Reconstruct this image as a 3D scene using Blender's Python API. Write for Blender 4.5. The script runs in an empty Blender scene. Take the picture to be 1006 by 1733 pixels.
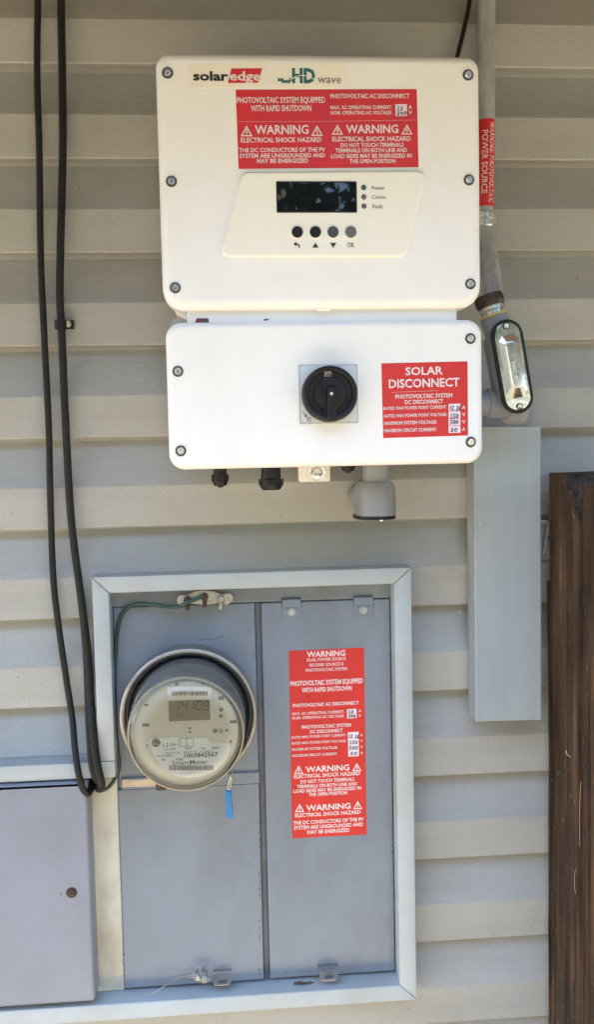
import bpy, bmesh, math, random
from mathutils import Vector, Matrix, noise as mnoise
random.seed(7)
sc = bpy.context.scene
col = sc.collection

# ------------------------------------------------------------------ camera
EYE_Z = 1.65
DIST = 1.2595
YAW, PITCH, ROLL = 0.0744, -0.0664, -0.0213
FPX, CX, CY = 1500.0, 503.0, 866.5
def cam_basis():
    cyw, syw = math.cos(YAW), math.sin(YAW); cp, sp = math.cos(PITCH), math.sin(PITCH)
    cr, sr = math.cos(ROLL), math.sin(ROLL)
    fwd = Vector((syw*cp, cyw*cp, sp)); r = Vector((cyw, -syw, 0)); u = r.cross(fwd)
    return cr*r+sr*u, -sr*r+cr*u, fwd
RGT, UPV, FWD = cam_basis()
EYE = Vector((0, -DIST, EYE_Z))
cam_d = bpy.data.cameras.new('camera'); cam = bpy.data.objects.new('camera', cam_d); col.objects.link(cam)
m = Matrix.Identity(4)
for i in range(3):
    m[i][0] = RGT[i]; m[i][1] = UPV[i]; m[i][2] = -FWD[i]; m[i][3] = EYE[i]
cam.matrix_world = m
cam_d.sensor_fit = 'VERTICAL'; cam_d.sensor_height = 24.0; cam_d.lens = FPX/1733.0*24.0
cam_d.clip_start = 0.02; cam_d.clip_end = 500
sc.camera = cam

# ------------------------------------------------------------------ light
SUN_EL, SUN_AZ = math.radians(62), math.radians(-86)      # azimuth measured from +Y (behind the house) towards +X
world = bpy.data.worlds.new('World'); sc.world = world; world.use_nodes = True
wn = world.node_tree.nodes; wl = world.node_tree.links
bg = wn['Background']; sky = wn.new('ShaderNodeTexSky'); sky.sky_type = 'NISHITA'; sky.sun_disc = False
sky.sun_elevation = SUN_EL; sky.sun_rotation = SUN_AZ
wl.new(sky.outputs[0], bg.inputs[0]); bg.inputs[1].default_value = 0.15
sun_d = bpy.data.lights.new('sun', 'SUN'); sun_d.energy = 3.1; sun_d.angle = math.radians(0.5); sun_d.color = (1.0, 0.93, 0.82)
sun = bpy.data.objects.new('sun', sun_d); col.objects.link(sun)
sdir = Vector((math.sin(SUN_AZ)*math.cos(SUN_EL), math.cos(SUN_AZ)*math.cos(SUN_EL), math.sin(SUN_EL)))
sun.rotation_euler = sdir.to_track_quat('Z', 'Y').to_euler(); sun.location = (0, 6, 8)
sc.view_settings.view_transform = 'Standard'; sc.view_settings.look = 'None'
sc.view_settings.gamma = 1.0; sc.view_settings.exposure = 3.13
sc.view_settings.use_curve_mapping = False
sc.cycles.max_bounces = 8; sc.cycles.diffuse_bounces = 4; sc.cycles.transparent_max_bounces = 12

# ------------------------------------------------------------------ helpers
def W(x, y, d=0.0):
    """photo pixel -> point on the plane d metres in front of the siding"""
    r = ((x-CX)/FPX)*RGT - ((y-CY)/FPX)*UPV + FWD
    t = (DIST-d)/r.y
    return EYE + r*t
def PXS(x, y, d):                      # metres per pixel there
    return (W(x+.5, y, d)-W(x-.5, y, d)).length
def rect(xl, xr, yt, yb, d):           # mid-edge pixels -> X0, X1, Z0, Z1
    xm, ym = (xl+xr)/2, (yt+yb)/2
    return W(xl, ym, d).x, W(xr, ym, d).x, W(xm, yb, d).z, W(xm, yt, d).z

ROOT = {}
def link(o): col.objects.link(o); return o
def thing(name, label, cat, loc, group=None):
    o = link(bpy.data.objects.new(name, None)); o.location = loc; o.empty_display_size = 0.05
    o['label'] = label; o['category'] = cat
    if group: o['group'] = group
    ROOT[o] = Vector(loc); return o
def build(name, bm, mat, parent=None, smooth=35, label=None, cat=None, group=None, kind=None, loc=None):
    """world-space bmesh -> one mesh object"""
    bmesh.ops.recalc_face_normals(bm, faces=bm.faces) if not bm.faces.layers.int.get('keep') else None
    if parent is not None:
        off = ROOT[parent]
    else:
        if loc is None:
            xs = [v.co for v in bm.verts]
            loc = Vector((sum(v.x for v in xs)/len(xs), sum(v.y for v in xs)/len(xs), min(v.z for v in xs)))
        off = Vector(loc)
    bmesh.ops.translate(bm, verts=bm.verts, vec=-off)
    me = bpy.data.meshes.new(name); bm.to_mesh(me); bm.free()
    if smooth:
        me.polygons.foreach_set('use_smooth', [True]*len(me.polygons)); me.set_sharp_from_angle(angle=math.radians(smooth))
        for pl in me.polygons:
            if len(pl.vertices) > 7: pl.use_smooth = False
    for mm in (mat if isinstance(mat, (list, tuple)) else [mat]): me.materials.append(mm)
    o = link(bpy.data.objects.new(name, me))
    if parent is not None: o.parent = parent
    else: o.location = off
    ROOT[o] = off
    if label: o['label'] = label
    if cat: o['category'] = cat
    if group: o['group'] = group
    if kind: o['kind'] = kind
    return o
def keep(bm): bm.faces.layers.int.new('keep'); return bm
NB = bmesh.new

def box(bm, x0, x1, y0, y1, z0, z1, bev=0.0, seg=2):
    vs = [bm.verts.new((x, y, z)) for x in (x0, x1) for y in (y0, y1) for z in (z0, z1)]
    fs = [(0,1,3,2), (4,6,7,5), (0,4,5,1), (2,3,7,6), (0,2,6,4), (1,5,7,3)]
    ff = [bm.faces.new([vs[i] for i in f]) for f in fs]
    if bev > 0:
        es = set(e for f in ff for e in f.edges)
        bmesh.ops.bevel(bm, geom=list(es), offset=bev, segments=seg, profile=0.5, affect='EDGES')
    return vs
def rrect(x0, x1, z0, z1, r, n=7):
    r = r if isinstance(r, (list, tuple)) else [r]*4       # BL BR TR TL
    out = []
    for (cx, cz, a0, rr) in ((x0+r[0], z0+r[0], 180, r[0]), (x1-r[1], z0+r[1], 270, r[1]), (x1-r[2], z1-r[2], 0, r[2]), (x0+r[3], z1-r[3], 90, r[3])):
        for k in range(n+1):
            a = math.radians(a0+90*k/n); out.append((cx+rr*math.cos(a), cz+rr*math.sin(a)))
    return out
def rpoly(pts, r, n=6):                # rounded convex polygon, ccw
    out = []; N = len(pts)
    rs = r if isinstance(r, (list, tuple)) else [r]*N
    for i in range(N):
        p0, p, p1 = Vector(pts[i-1]), Vector(pts[i]), Vector(pts[(i+1) % N])
        a, b = (p0-p).normalized(), (p1-p).normalized()
        ang = a.angle(b); t = rs[i]/math.tan(ang/2)
        s, e = p+a*t, p+b*t
        for k in range(n+1):
            u = k/n; q = (1-u)**2*s + 2*u*(1-u)*p + u*u*e; out.append((q.x, q.y))
    return out
def inset(out, d):
    N = len(out); res = []
    for i in range(N):
        p0, p, p1 = Vector(out[i-1]), Vector(out[i]), Vector(out[(i+1) % N])
        e0, e1 = (p-p0), (p1-p)
        if e0.length < 1e-9: e0 = e1
        if e1.length < 1e-9: e1 = e0
        n0 = Vector((-e0.y, e0.x)).normalized(); n1 = Vector((-e1.y, e1.x)).normalized()
        nn = (n0+n1)
        nn = nn.normalized() if nn.length > 1e-6 else n0
        res.append((p.x+nn.x*d, p.y+nn.y*d))
    return res
def plate(bm, out, d0, d1, bev=0.0, seg=4, mat=0):
    """outline (X,Z) ccw seen from the camera, prism from depth d0 to d1 (towards camera), rounded front edge"""
    rings = [(out, d0)]
    if bev <= 0: rings.append((out, d1))
    else:
        for k in range(seg+1):
            a = math.pi/2*k/seg
            rings.append((inset(out, bev*(1-math.cos(a))), d1-bev+bev*math.sin(a)))
    V = [[bm.verts.new((x, -d, z)) for x, z in o] for o, d in rings]
    N = len(out); fs = []
    for a, b in zip(V, V[1:]):
        for i in range(N): fs.append(bm.faces.new((a[i], a[(i+1) % N], b[(i+1) % N], b[i])))
    fs.append(bm.faces.new(V[-1])); fs.append(bm.faces.new(V[0][::-1]))
    for f in fs: f.material_index = mat
    return V
def lathe(bm, prof, c, axis=(0, -1, 0), n=32, capped=True, mat=0):
    """prof: (radius, height along axis)"""
    ax = Vector(axis).normalized(); c = Vector(c)
    u = ax.orthogonal().normalized(); v = ax.cross(u)
    R = []
    for r, h in prof:
        if r < 1e-7: R.append([bm.verts.new(c+ax*h)])
        else: R.append([bm.verts.new(c+ax*h+(u*math.cos(2*math.pi*k/n)+v*math.sin(2*math.pi*k/n))*r) for k in range(n)])
    fs = []
    for a, b in zip(R, R[1:]):
        for k in range(n):
            k2 = (k+1) % n
            if len(a) == 1 and len(b) == 1: continue
            if len(a) == 1: fs.append(bm.faces.new((a[0], b[k2], b[k])))
            elif len(b) == 1: fs.append(bm.faces.new((a[k], a[k2], b[0])))
            else: fs.append(bm.faces.new((a[k], a[k2], b[k2], b[k])))
    if capped:
        if len(R[0]) > 1: fs.append(bm.faces.new(R[0][::-1]))
        if len(R[-1]) > 1: fs.append(bm.faces.new(R[-1]))
    for f in fs: f.material_index = mat
    return R
def smoothpath(pts, sub=6):
    P = [Vector(p) for p in pts]; out = []
    for i in range(len(P)-1):
        p0 = P[i-1] if i else P[0]*2-P[1]; p1 = P[i]; p2 = P[i+1]; p3 = P[i+2] if i+2 < len(P) else P[-1]*2-P[-2]
        for k in range(sub):
            t = k/sub
            out.append(.5*((2*p1)+(p2-p0)*t+(2*p0-5*p1+4*p2-p3)*t*t+(3*p1-p0-3*p2+p3)*t**3))
    out.append(P[-1]); return out
def tube(bm, path, rad, n=10, mat=0):
    N = len(path); rs = rad if isinstance(rad, (list, tuple)) else [rad]*N
    if len(rs) != N: rs = [rs[min(len(rs)-1, int(i/(N-1)*(len(rs)-1)))]*(1-((i/(N-1)*(len(rs)-1)) % 1))+rs[min(len(rs)-1, int(i/(N-1)*(len(rs)-1))+1)]*((i/(N-1)*(len(rs)-1)) % 1) for i in range(N)]
    t = (path[1]-path[0]).normalized(); u = t.orthogonal().normalized(); R = []
    for i, p in enumerate(path):
        tt = (path[min(i+1, N-1)]-path[max(i-1, 0)]).normalized()
        u = (u-tt*u.dot(tt)).normalized(); v = tt.cross(u)
        R.append([bm.verts.new(p+(u*math.cos(2*math.pi*k/n)+v*math.sin(2*math.pi*k/n))*rs[i]) for k in range(n)])
    for a, b in zip(R, R[1:]):
        for k in range(n):
            f = bm.faces.new((a[k], a[(k+1) % n], b[(k+1) % n], b[k])); f.material_index = mat
    bm.faces.new(R[0][::-1]).material_index = mat; bm.faces.new(R[-1]).material_index = mat
# ---- writing
_fc = {}
def glyphs(s, bold, res=2):
    key = (s, bold)
    if key in _fc: return _fc[key]
    cu = bpy.data.curves.new('t', 'FONT'); cu.body = s; cu.size = 1.0; cu.offset = bold; cu.resolution_u = res
    o = bpy.data.objects.new('t', cu); col.objects.link(o)
    dg = bpy.context.evaluated_depsgraph_get(); me = bpy.data.meshes.new_from_object(o.evaluated_get(dg))
    vs = [(v.co.x, v.co.y) for v in me.vertices]; fs = [tuple(p.vertices) for p in me.polygons]
    bpy.data.objects.remove(o); bpy.data.curves.remove(cu); bpy.data.meshes.remove(me)
    x0 = min(v[0] for v in vs); x1 = max(v[0] for v in vs)
    _fc[key] = (vs, fs, x0, x1); return _fc[key]
CAP = None
def text(bm, s, xl, xr, yb, cap, d, ang=0.0, bold=0.018, mat=0, extr=0.0, shear=0.0):
    """string between pixels xl..xr, baseline pixel yb at the middle, capital height in pixels"""
    global CAP
    if CAP is None:
        g = glyphs('H', 0.0); CAP = max(v[1] for v in g[0])
    vs, fs, x0, x1 = glyphs(s, bold)
    xc = (xl+xr)/2; c = W(xc, yb, d); k = PXS(xc, yb, d)
    sx = (xr-xl)*k/(x1-x0); sz = cap*k/CAP
    ca, sa = math.cos(ang), math.sin(ang)
    V = []
    for (x, y) in vs:
        px, pz = (x-(x0+x1)/2)*sx+y*sz*shear, y*sz
        V.append(bm.verts.new((c.x+px*ca-pz*sa, c.y, c.z+px*sa+pz*ca)))
    new = []
    for f in fs:
        try:
            ff = bm.faces.new([V[i] for i in f]); ff.material_index = mat; new.append(ff)
        except ValueError: pass
    if extr > 0:
        r = bmesh.ops.extrude_face_region(bm, geom=new)
        bmesh.ops.translate(bm, verts=[e for e in r['geom'] if isinstance(e, bmesh.types.BMVert)], vec=(0, -extr, 0))
def quadpx(bm, pts, d, mat=0):
    f = bm.faces.new([bm.verts.new(W(x, y, d)) for x, y in pts]); f.material_index = mat; return f
def stroke(bm, pts, w, d, mat=0):       # ribbon of pixel points, width in pixels
    P = [Vector(p) for p in pts]
    L, R = [], []
    for i, p in enumerate(P):
        t = (P[min(i+1, len(P)-1)]-P[max(i-1, 0)])
        t = t.normalized() if t.length > 1e-6 else Vector((1, 0)); nrm = Vector((-t.y, t.x))*w/2
        L.append(bm.verts.new(W(*(p+nrm), d))); R.append(bm.verts.new(W(*(p-nrm), d)))
    for i in range(len(P)-1):
        f = bm.faces.new((L[i], L[i+1], R[i+1], R[i])); f.material_index = mat
DIG = {'0': [[(.5,0),(.15,.3),(.1,.7),(.4,1),(.8,.8),(.85,.3),(.5,0)]], '1': [[(.35,.1),(.5,0),(.45,1)]],
 '2': [[(.1,.25),(.4,0),(.75,.2),(.6,.55),(.1,1),(.5,.9),(.95,1)]], '3': [[(.1,.05),(.7,.05),(.4,.4),(.85,.65),(.6,1),(.1,.9)]],
 '4': [[(.25,0),(.1,.55),(.85,.5)],[(.7,.1),(.6,1)]], '5': [[(.8,0),(.25,.05),(.2,.45),(.7,.45),(.8,.8),(.45,1),(.1,.9)]],
 '6': [[(.7,0),(.2,.5),(.2,.9),(.6,1),(.8,.7),(.5,.55),(.2,.75)]], '.': [[(.4,.9),(.5,1)]]}
def hand(bm, s, xl, xr, yt, yb, d, w=1.5, mat=0):
    n = len(s); cw = (xr-xl)/n
    for i, ch in enumerate(s):
        for st in DIG[ch]:
            stroke(bm, [(xl+cw*(i+.08+.84*p[0])+(1-p[1])*1.2, yt+(yb-yt)*p[1]+random.uniform(-.2, .2)) for p in st], w, d, mat)
def hazard(bm, x, y, w, d, mat=0):      # triangle with a bolt
    h = w*.46
    o = [(x-h, y+h*.85), (x+h, y+h*.85), (x, y-h*.95)]
    i_ = [(x-h*.66, y+h*.64), (x+h*.66, y+h*.64), (x, y-h*.52)]
    for k in range(3): quadpx(bm, [o[k], o[(k+1) % 3], i_[(k+1) % 3], i_[k]], d, mat)
    stroke(bm, [(x+h*.16, y-h*.34), (x-h*.12, y+h*.16), (x+h*.14, y+h*.12), (x-h*.06, y+h*.52)], w*.085, d, mat)

# ------------------------------------------------------------------ materials
def newmat(name):
    mt = bpy.data.materials.new(name); mt.use_nodes = True
    return mt, mt.node_tree.nodes, mt.node_tree.links, mt.node_tree.nodes['Principled BSDF']
def N(nodes, t, **kw):
    n = nodes.new(t)
    for k, v in kw.items():
        if k in n.inputs: n.inputs[k].default_value = v
        else: setattr(n, k, v)
    return n
def mapping(nodes, links, scale):
    tc = nodes.new('ShaderNodeTexCoord'); mp = nodes.new('ShaderNodeMapping'); mp.inputs['Scale'].default_value = scale
    links.new(tc.outputs['Object'], mp.inputs['Vector']); return mp
def ramp(nodes, stops):
    r = nodes.new('ShaderNodeValToRGB'); e = r.color_ramp.elements
    e[0].position, e[0].color = stops[0][0], (*stops[0][1], 1); e[1].position, e[1].color = stops[-1][0], (*stops[-1][1], 1)
    for p, c in stops[1:-1]:
        x = e.new(p); x.color = (*c, 1)
    return r
def mix(nodes, links, fac, a, b, blend='MIX'):
    mx = nodes.new('ShaderNodeMix'); mx.data_type = 'RGBA'; mx.blend_type = blend
    for sock, v in ((mx.inputs[0], fac), (mx.inputs[6], a), (mx.inputs[7], b)):
        if hasattr(v, 'links'): links.new(v, sock)
        else: sock.default_value = v if not isinstance(v, tuple) else (*v, 1)
    return mx.outputs[2]
def simple(name, c, rough=.5, metal=0.0, var=.10, scale=40.0, stretch=(1,1,1), bump=0.0, bscale=300.0, dirt=0.0, dirtc=(.12,.09,.06), dscale=9.0, spec=.5, specks=0.0, rv=.08):
    mt, n, l, p = newmat(name)
    mp = mapping(n, l, tuple(scale*s for s in stretch)); nz = N(n, 'ShaderNodeTexNoise', Scale=1.0, Detail=4.0); l.new(mp.outputs[0], nz.inputs['Vector'])
    lo = tuple(max(0, x*(1-var)) for x in c); hi = tuple(min(1, x*(1+var)) for x in c)
    rp = ramp(n, [(.3, lo), (.7, hi)]); l.new(nz.outputs[0], rp.inputs[0]); out = rp.outputs[0]
    if dirt > 0:
        mp2 = mapping(n, l, (dscale, dscale, dscale*.6)); nz2 = N(n, 'ShaderNodeTexNoise', Scale=1.0, Detail=8.0, Roughness=.7); l.new(mp2.outputs[0], nz2.inputs['Vector'])
        r2 = ramp(n, [(.46, (0,0,0)), (.72, (dirt,)*3)]); l.new(nz2.outputs[0], r2.inputs[0]); out = mix(n, l, r2.outputs[0], out, dirtc)
    if specks > 0:
        mp3 = mapping(n, l, (1,1,1)); vo = N(n, 'ShaderNodeTexVoronoi', Scale=38.0); l.new(mp3.outputs[0], vo.inputs['Vector'])
        r3 = ramp(n, [(.06, (specks,)*3), (.10, (0,0,0))]); l.new(vo.outputs['Distance'], r3.inputs[0]); out = mix(n, l, r3.outputs[0], out, (.10,.08,.06))
    l.new(out, p.inputs['Base Color'])
    rr = N(n, 'ShaderNodeMapRange'); rr.inputs[3].default_value = max(.01, rough-rv); rr.inputs[4].default_value = min(1, rough+rv)
    l.new(nz.outputs[0], rr.inputs[0]); l.new(rr.outputs[0], p.inputs['Roughness'])
    p.inputs['Metallic'].default_value = metal; p.inputs['Specular IOR Level'].default_value = spec
    if bump > 0:
        mb = mapping(n, l, tuple(bscale*s for s in stretch)); nb = N(n, 'ShaderNodeTexNoise', Scale=1.0, Detail=3.0); l.new(mb.outputs[0], nb.inputs['Vector'])
        b = N(n, 'ShaderNodeBump', Strength=bump, Distance=.001); l.new(nb.outputs[0], b.inputs['Height']); l.new(b.outputs[0], p.inputs['Normal'])
    return mt

def siding_mat():
    mt, n, l, p = newmat('painted_siding')
    base = (.37, .366, .345)
    mp = mapping(n, l, (1.2, 1.2, 9)); nz = N(n, 'ShaderNodeTexNoise', Scale=2.0, Detail=5.0, Roughness=.6); l.new(mp.outputs[0], nz.inputs['Vector'])
    rp = ramp(n, [(.3, tuple(x*.92 for x in base)), (.7, tuple(min(1, x*1.07) for x in base))]); l.new(nz.outputs[0], rp.inputs[0])
    # vertical water streaks
    ms = mapping(n, l, (26, 1, 2.2)); ns = N(n, 'ShaderNodeTexNoise', Scale=1.0, Detail=6.0, Roughness=.7); l.new(ms.outputs[0], ns.inputs['Vector'])
    rs = ramp(n, [(.56, (0,0,0)), (.80, (.34,)*3)]); l.new(ns.outputs[0], rs.inputs[0])
    c = mix(n, l, rs.outputs[0], rp.outputs[0], (.27, .245, .19))
    mg = mapping(n, l, (330, 330, 620)); ng = N(n, 'ShaderNodeTexNoise', Scale=1.0, Detail=3.0, Roughness=.7); l.new(mg.outputs[0], ng.inputs['Vector'])
    rg = ramp(n, [(.3, (.88,)*3), (.7, (1.09,)*3)]); l.new(ng.outputs[0], rg.inputs[0]); c = mix(n, l, 1.0, c, rg.outputs[0], 'MULTIPLY')
    mo = mapping(n, l, (4.5, 3, 7)); no = N(n, 'ShaderNodeTexNoise', Scale=1.0, Detail=7.0, Roughness=.72); l.new(mo.outputs[0], no.inputs['Vector'])
    ro = ramp(n, [(.52, (0,0,0)), (.74, (.30,)*3)]); l.new(no.outputs[0], ro.inputs[0]); c = mix(n, l, ro.outputs[0], c, (.30, .27, .215))
    # tiny dark flecks
    mv = mapping(n, l, (1, 1, 1)); vo = N(n, 'ShaderNodeTexVoronoi', Scale=17.0); l.new(mv.outputs[0], vo.inputs['Vector'])
    rv = ramp(n, [(.014, (.6,)*3), (.030, (0,0,0))]); l.new(vo.outputs['Distance'], rv.inputs[0])
    c = mix(n, l, rv.outputs[0], c, (.10, .08, .06))
    l.new(c, p.inputs['Base Color']); p.inputs['Roughness'].default_value = .5; p.inputs['Specular IOR Level'].default_value = .35
    mb = mapping(n, l, (60, 60, 420)); nb = N(n, 'ShaderNodeTexNoise', Scale=1.0, Detail=4.0); l.new(mb.outputs[0], nb.inputs['Vector'])
    b = N(n, 'ShaderNodeBump', Strength=.45, Distance=.0007); l.new(nb.outputs[0], b.inputs['Height']); l.new(b.outputs[0], p.inputs['Normal'])
    return mt
def wood_mat(name, dark, mid, light):
    mt, n, l, p = newmat(name)
    mp = mapping(n, l, (46, 46, 1.9)); nz = N(n, 'ShaderNodeTexNoise', Scale=1.0, Detail=10.0, Roughness=.78, Distortion=1.1); l.new(mp.outputs[0], nz.inputs['Vector'])
    rp = ramp(n, [(.30, dark), (.52, mid), (.78, light)]); l.new(nz.outputs[0], rp.inputs[0])
    m2 = mapping(n, l, (13, 13, 5)); n2 = N(n, 'ShaderNodeTexNoise', Scale=1.0, Detail=6.0, Roughness=.7); l.new(m2.outputs[0], n2.inputs['Vector'])
    r2 = ramp(n, [(.35, (.50,.50,.52)), (.55, (.95,.90,.86)), (.72, (1.5,1.15,.85))]); l.new(n2.outputs[0], r2.inputs[0])
    c = mix(n, l, 1.0, rp.outputs[0], r2.outputs[0], 'MULTIPLY')
    m4 = mapping(n, l, (150, 150, 1.3)); n4 = N(n, 'ShaderNodeTexNoise', Scale=1.0, Detail=5.0, Roughness=.6, Distortion=.4); l.new(m4.outputs[0], n4.inputs['Vector'])
    r4 = ramp(n, [(.36, (.85,)*3), (.45, (0,0,0))]); l.new(n4.outputs[0], r4.inputs[0]); c = mix(n, l, r4.outputs[0], c, (.018,.013,.010))
    m3 = mapping(n, l, (260, 260, 90)); n3 = N(n, 'ShaderNodeTexNoise', Scale=1.0, Detail=3.0); l.new(m3.outputs[0], n3.inputs['Vector'])
    r3 = ramp(n, [(.66, (0,0,0)), (.74, (.55,)*3)]); l.new(n3.outputs[0], r3.inputs[0]); c = mix(n, l, r3.outputs[0], c, (.34, .26, .17))
    l.new(c, p.inputs['Base Color']); p.inputs['Roughness'].default_value = .9; p.inputs['Specular IOR Level'].default_value = .15
    ad = n.new('ShaderNodeMath'); ad.operation = 'ADD'; l.new(nz.outputs[0], ad.inputs[0]); l.new(n4.outputs[0], ad.inputs[1])
    b = N(n, 'ShaderNodeBump', Strength=1.0, Distance=.004); l.new(ad.outputs[0], b.inputs['Height']); l.new(b.outputs[0], p.inputs['Normal'])
    return mt
def glass_mat(name, tint=(.99,.988,.98)):
    mt, n, l, p = newmat(name); n.remove(p); out = n['Material Output']
    tr = N(n, 'ShaderNodeBsdfTransparent'); tr.inputs[0].default_value = (*tint, 1)
    gl = N(n, 'ShaderNodeBsdfGlossy'); gl.inputs['Roughness'].default_value = .06
    df = N(n, 'ShaderNodeBsdfDiffuse'); df.inputs[0].default_value = (.5, .5, .45, 1)
    fr = N(n, 'ShaderNodeFresnel'); fr.inputs[0].default_value = 1.55
    m1 = n.new('ShaderNodeMixShader'); l.new(fr.outputs[0], m1.inputs[0]); l.new(tr.outputs[0], m1.inputs[1]); l.new(gl.outputs[0], m1.inputs[2])
    m2 = n.new('ShaderNodeMixShader'); m2.inputs[0].default_value = .015; l.new(m1.outputs[0], m2.inputs[1]); l.new(df.outputs[0], m2.inputs[2])
    l.new(m2.outputs[0], out.inputs[0]); return mt
M = {}
M['recess_shade'] = simple('recess_shade_grey', (.07,.07,.075), .5, var=.3, scale=300)  # dark grey that paints in the shade around each bolt
M['siding'] = siding_mat()
M['trim'] = simple('painted_trim', (.385,.425,.44), .5, var=.05, scale=14, dirt=.30, dirtc=(.30,.25,.17), dscale=10, bump=.08)
M['channel'] = simple('painted_channel', (.325,.365,.385), .5, var=.05, scale=60, stretch=(1,1,.08), bump=.25, bscale=500, dirt=.15, dirtc=(.6,.58,.52), dscale=14)
M['cabinet'] = simple('grey_enamel', (.178,.208,.25), .42, var=.08, scale=7, dirt=.55, dirtc=(.105,.10,.09), dscale=6, bump=.05, bscale=500, specks=.0)
M['cabinet2'] = simple('grey_enamel_box', (.212,.23,.28), .4, var=.05, scale=7, dirt=.38, dirtc=(.13,.125,.12), dscale=6, bump=.04, bscale=500, specks=.0)
M['gap'] = simple('dark_recess_metal', (.09,.10,.12), .6, var=.2, dirt=.5, dirtc=(.10,.06,.04), dscale=25)
M['strip'] = simple('weathered_strip', (.52,.50,.43), .6, var=.08, scale=16, dirt=.7, dirtc=(.26,.20,.12), dscale=12)
M['bare'] = simple('worn_paint', (.52,.42,.30), .7, var=.2, scale=60, dirt=.6, dirtc=(.30,.29,.30), dscale=60)
M['white'] = simple('white_powder_coat', (.80,.79,.77), .42, var=.015, scale=25, bump=.10, bscale=1400, dirt=.10, dirtc=(.50,.44,.34), dscale=5)
M['ivory'] = simple('ivory_plastic', (.80,.78,.70), .4, var=.012)
M['sticker'] = simple('sticker_white', (.80,.765,.66), .35, var=.02)
M['red'] = simple('red_vinyl', (.55,.018,.018), .35, var=.08, scale=30)
M['wtext'] = simple('white_print', (.72,.63,.63), .5, var=.12, scale=500)
M['btext'] = simple('black_print', (.02,.02,.022), .5)
M['gtext'] = simple('grey_print', (.16,.155,.15), .5, var=.25, scale=700)
M['teal'] = simple('teal_print', (.012,.13,.13), .45)
M['ltgrey'] = simple('grey_label', (.58,.61,.62), .4, var=.04)
M['entry'] = simple('pink_white_entry', (.76,.66,.72), .5, var=.03)
M['black'] = simple('black_plastic', (.008,.008,.009), .42, var=.3, bump=.1, bscale=900, spec=.3)
M['rubber'] = simple('black_rubber', (.011,.0105,.010), .5, var=.4, scale=80, dirt=.12, dirtc=(.06,.055,.045), dscale=40, spec=.3)
M['steel'] = simple('zinc_steel', (.68,.66,.63), .28, 1.0, var=.2, scale=200)
M['alu'] = simple('stamped_aluminium', (.78,.78,.78), .16, 1.0, var=.08, scale=60, bump=.12, bscale=120)
M['galv'] = simple('galvanised_conduit', (.40,.41,.41), .45, .35, var=.2, scale=70, stretch=(1,1,.3), bump=.15, bscale=300, dirt=.3, dirtc=(.14,.12,.09), dscale=50)
M['pvc'] = simple('grey_pvc', (.215,.225,.245), .42, var=.05, scale=30, dirt=.25, dirtc=(.30,.26,.2), dscale=30)
M['lcd'] = simple('lcd_glass', (.008,.010,.012), .018, var=.2, spec=.4, rv=.002)
M['meterlcd'] = simple('meter_lcd', (.205,.17,.115), .3, var=.06)
M['label_white'] = simple('label_white', (.84,.83,.80), .4, var=.02)
M['face'] = simple('meter_face', (.68,.63,.545), .5, var=.03)
M['meterbody'] = simple('meter_grey_body', (.36,.38,.355), .4, var=.08)
M['ringm'] = simple('ring_tan_metal', (.40,.365,.33), .34, .65, var=.12, scale=60, dirt=.35, dirtc=(.2,.13,.08), dscale=25)
M['clear'] = glass_mat('clear_cover')
M['rust'] = simple('rusty_screw', (.075,.045,.03), .7, .3, var=.5, scale=400)
M['tin'] = simple('tinned_lug', (.40,.37,.33), .4, .7, var=.18, scale=120, dirt=.5, dirtc=(.12,.09,.06), dscale=60)
M['green'] = simple('green_wire', (.018,.055,.042), .45, var=.25, scale=60)
M['blue'] = simple('blue_seal_plastic', (.015,.20,.50), .35, var=.06)
M['teflon'] = simple('yellow_thread_tape', (.50,.40,.12), .5, var=.2)
M['brownnut'] = simple('oily_brown_nut', (.045,.026,.016), .35, .3, var=.4, scale=150, bump=.3, bscale=300)
M['wood'] = wood_mat('weathered_brown_wood', (.024,.018,.013), (.085,.056,.037), (.23,.155,.10))
M['woodgrey'] = wood_mat('grey_weathered_wood', (.02,.019,.018), (.055,.05,.045), (.12,.11,.10))
M['soffit'] = simple('soffit_stain', (.17,.115,.07), .7)
M['shingle'] = simple('roof_shingle', (.09,.085,.08), .9, var=.4, scale=20)
M['concrete'] = simple('foundation_concrete', (.30,.29,.27), .9, var=.15, scale=8)
M['ground'] = simple('dry_lawn', (.085,.072,.035), .95, var=.3, scale=1.5, dirt=.4, dirtc=(.12,.095,.05), dscale=.6)
M['leaf'] = simple('leaf_green', (.045,.072,.026), .55, var=.45, scale=1.3)
M['bark'] = simple('bark', (.09,.065,.045), .9, var=.4, scale=12)
M['web'] = simple('cobweb', (.50,.47,.42), .8, var=.05)
M['debris'] = simple('dry_debris', (.26,.20,.13), .9, var=.4, scale=150)

# ------------------------------------------------------------------ the setting
bm = NB(); s = 150
bm.faces.new([bm.verts.new(p) for p in ((-s,-s,0), (s,-s,0), (s,s,0), (-s,s,0))])
build('ground', bm, M['ground'], smooth=0, kind='structure', loc=(0,0,0))

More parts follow.
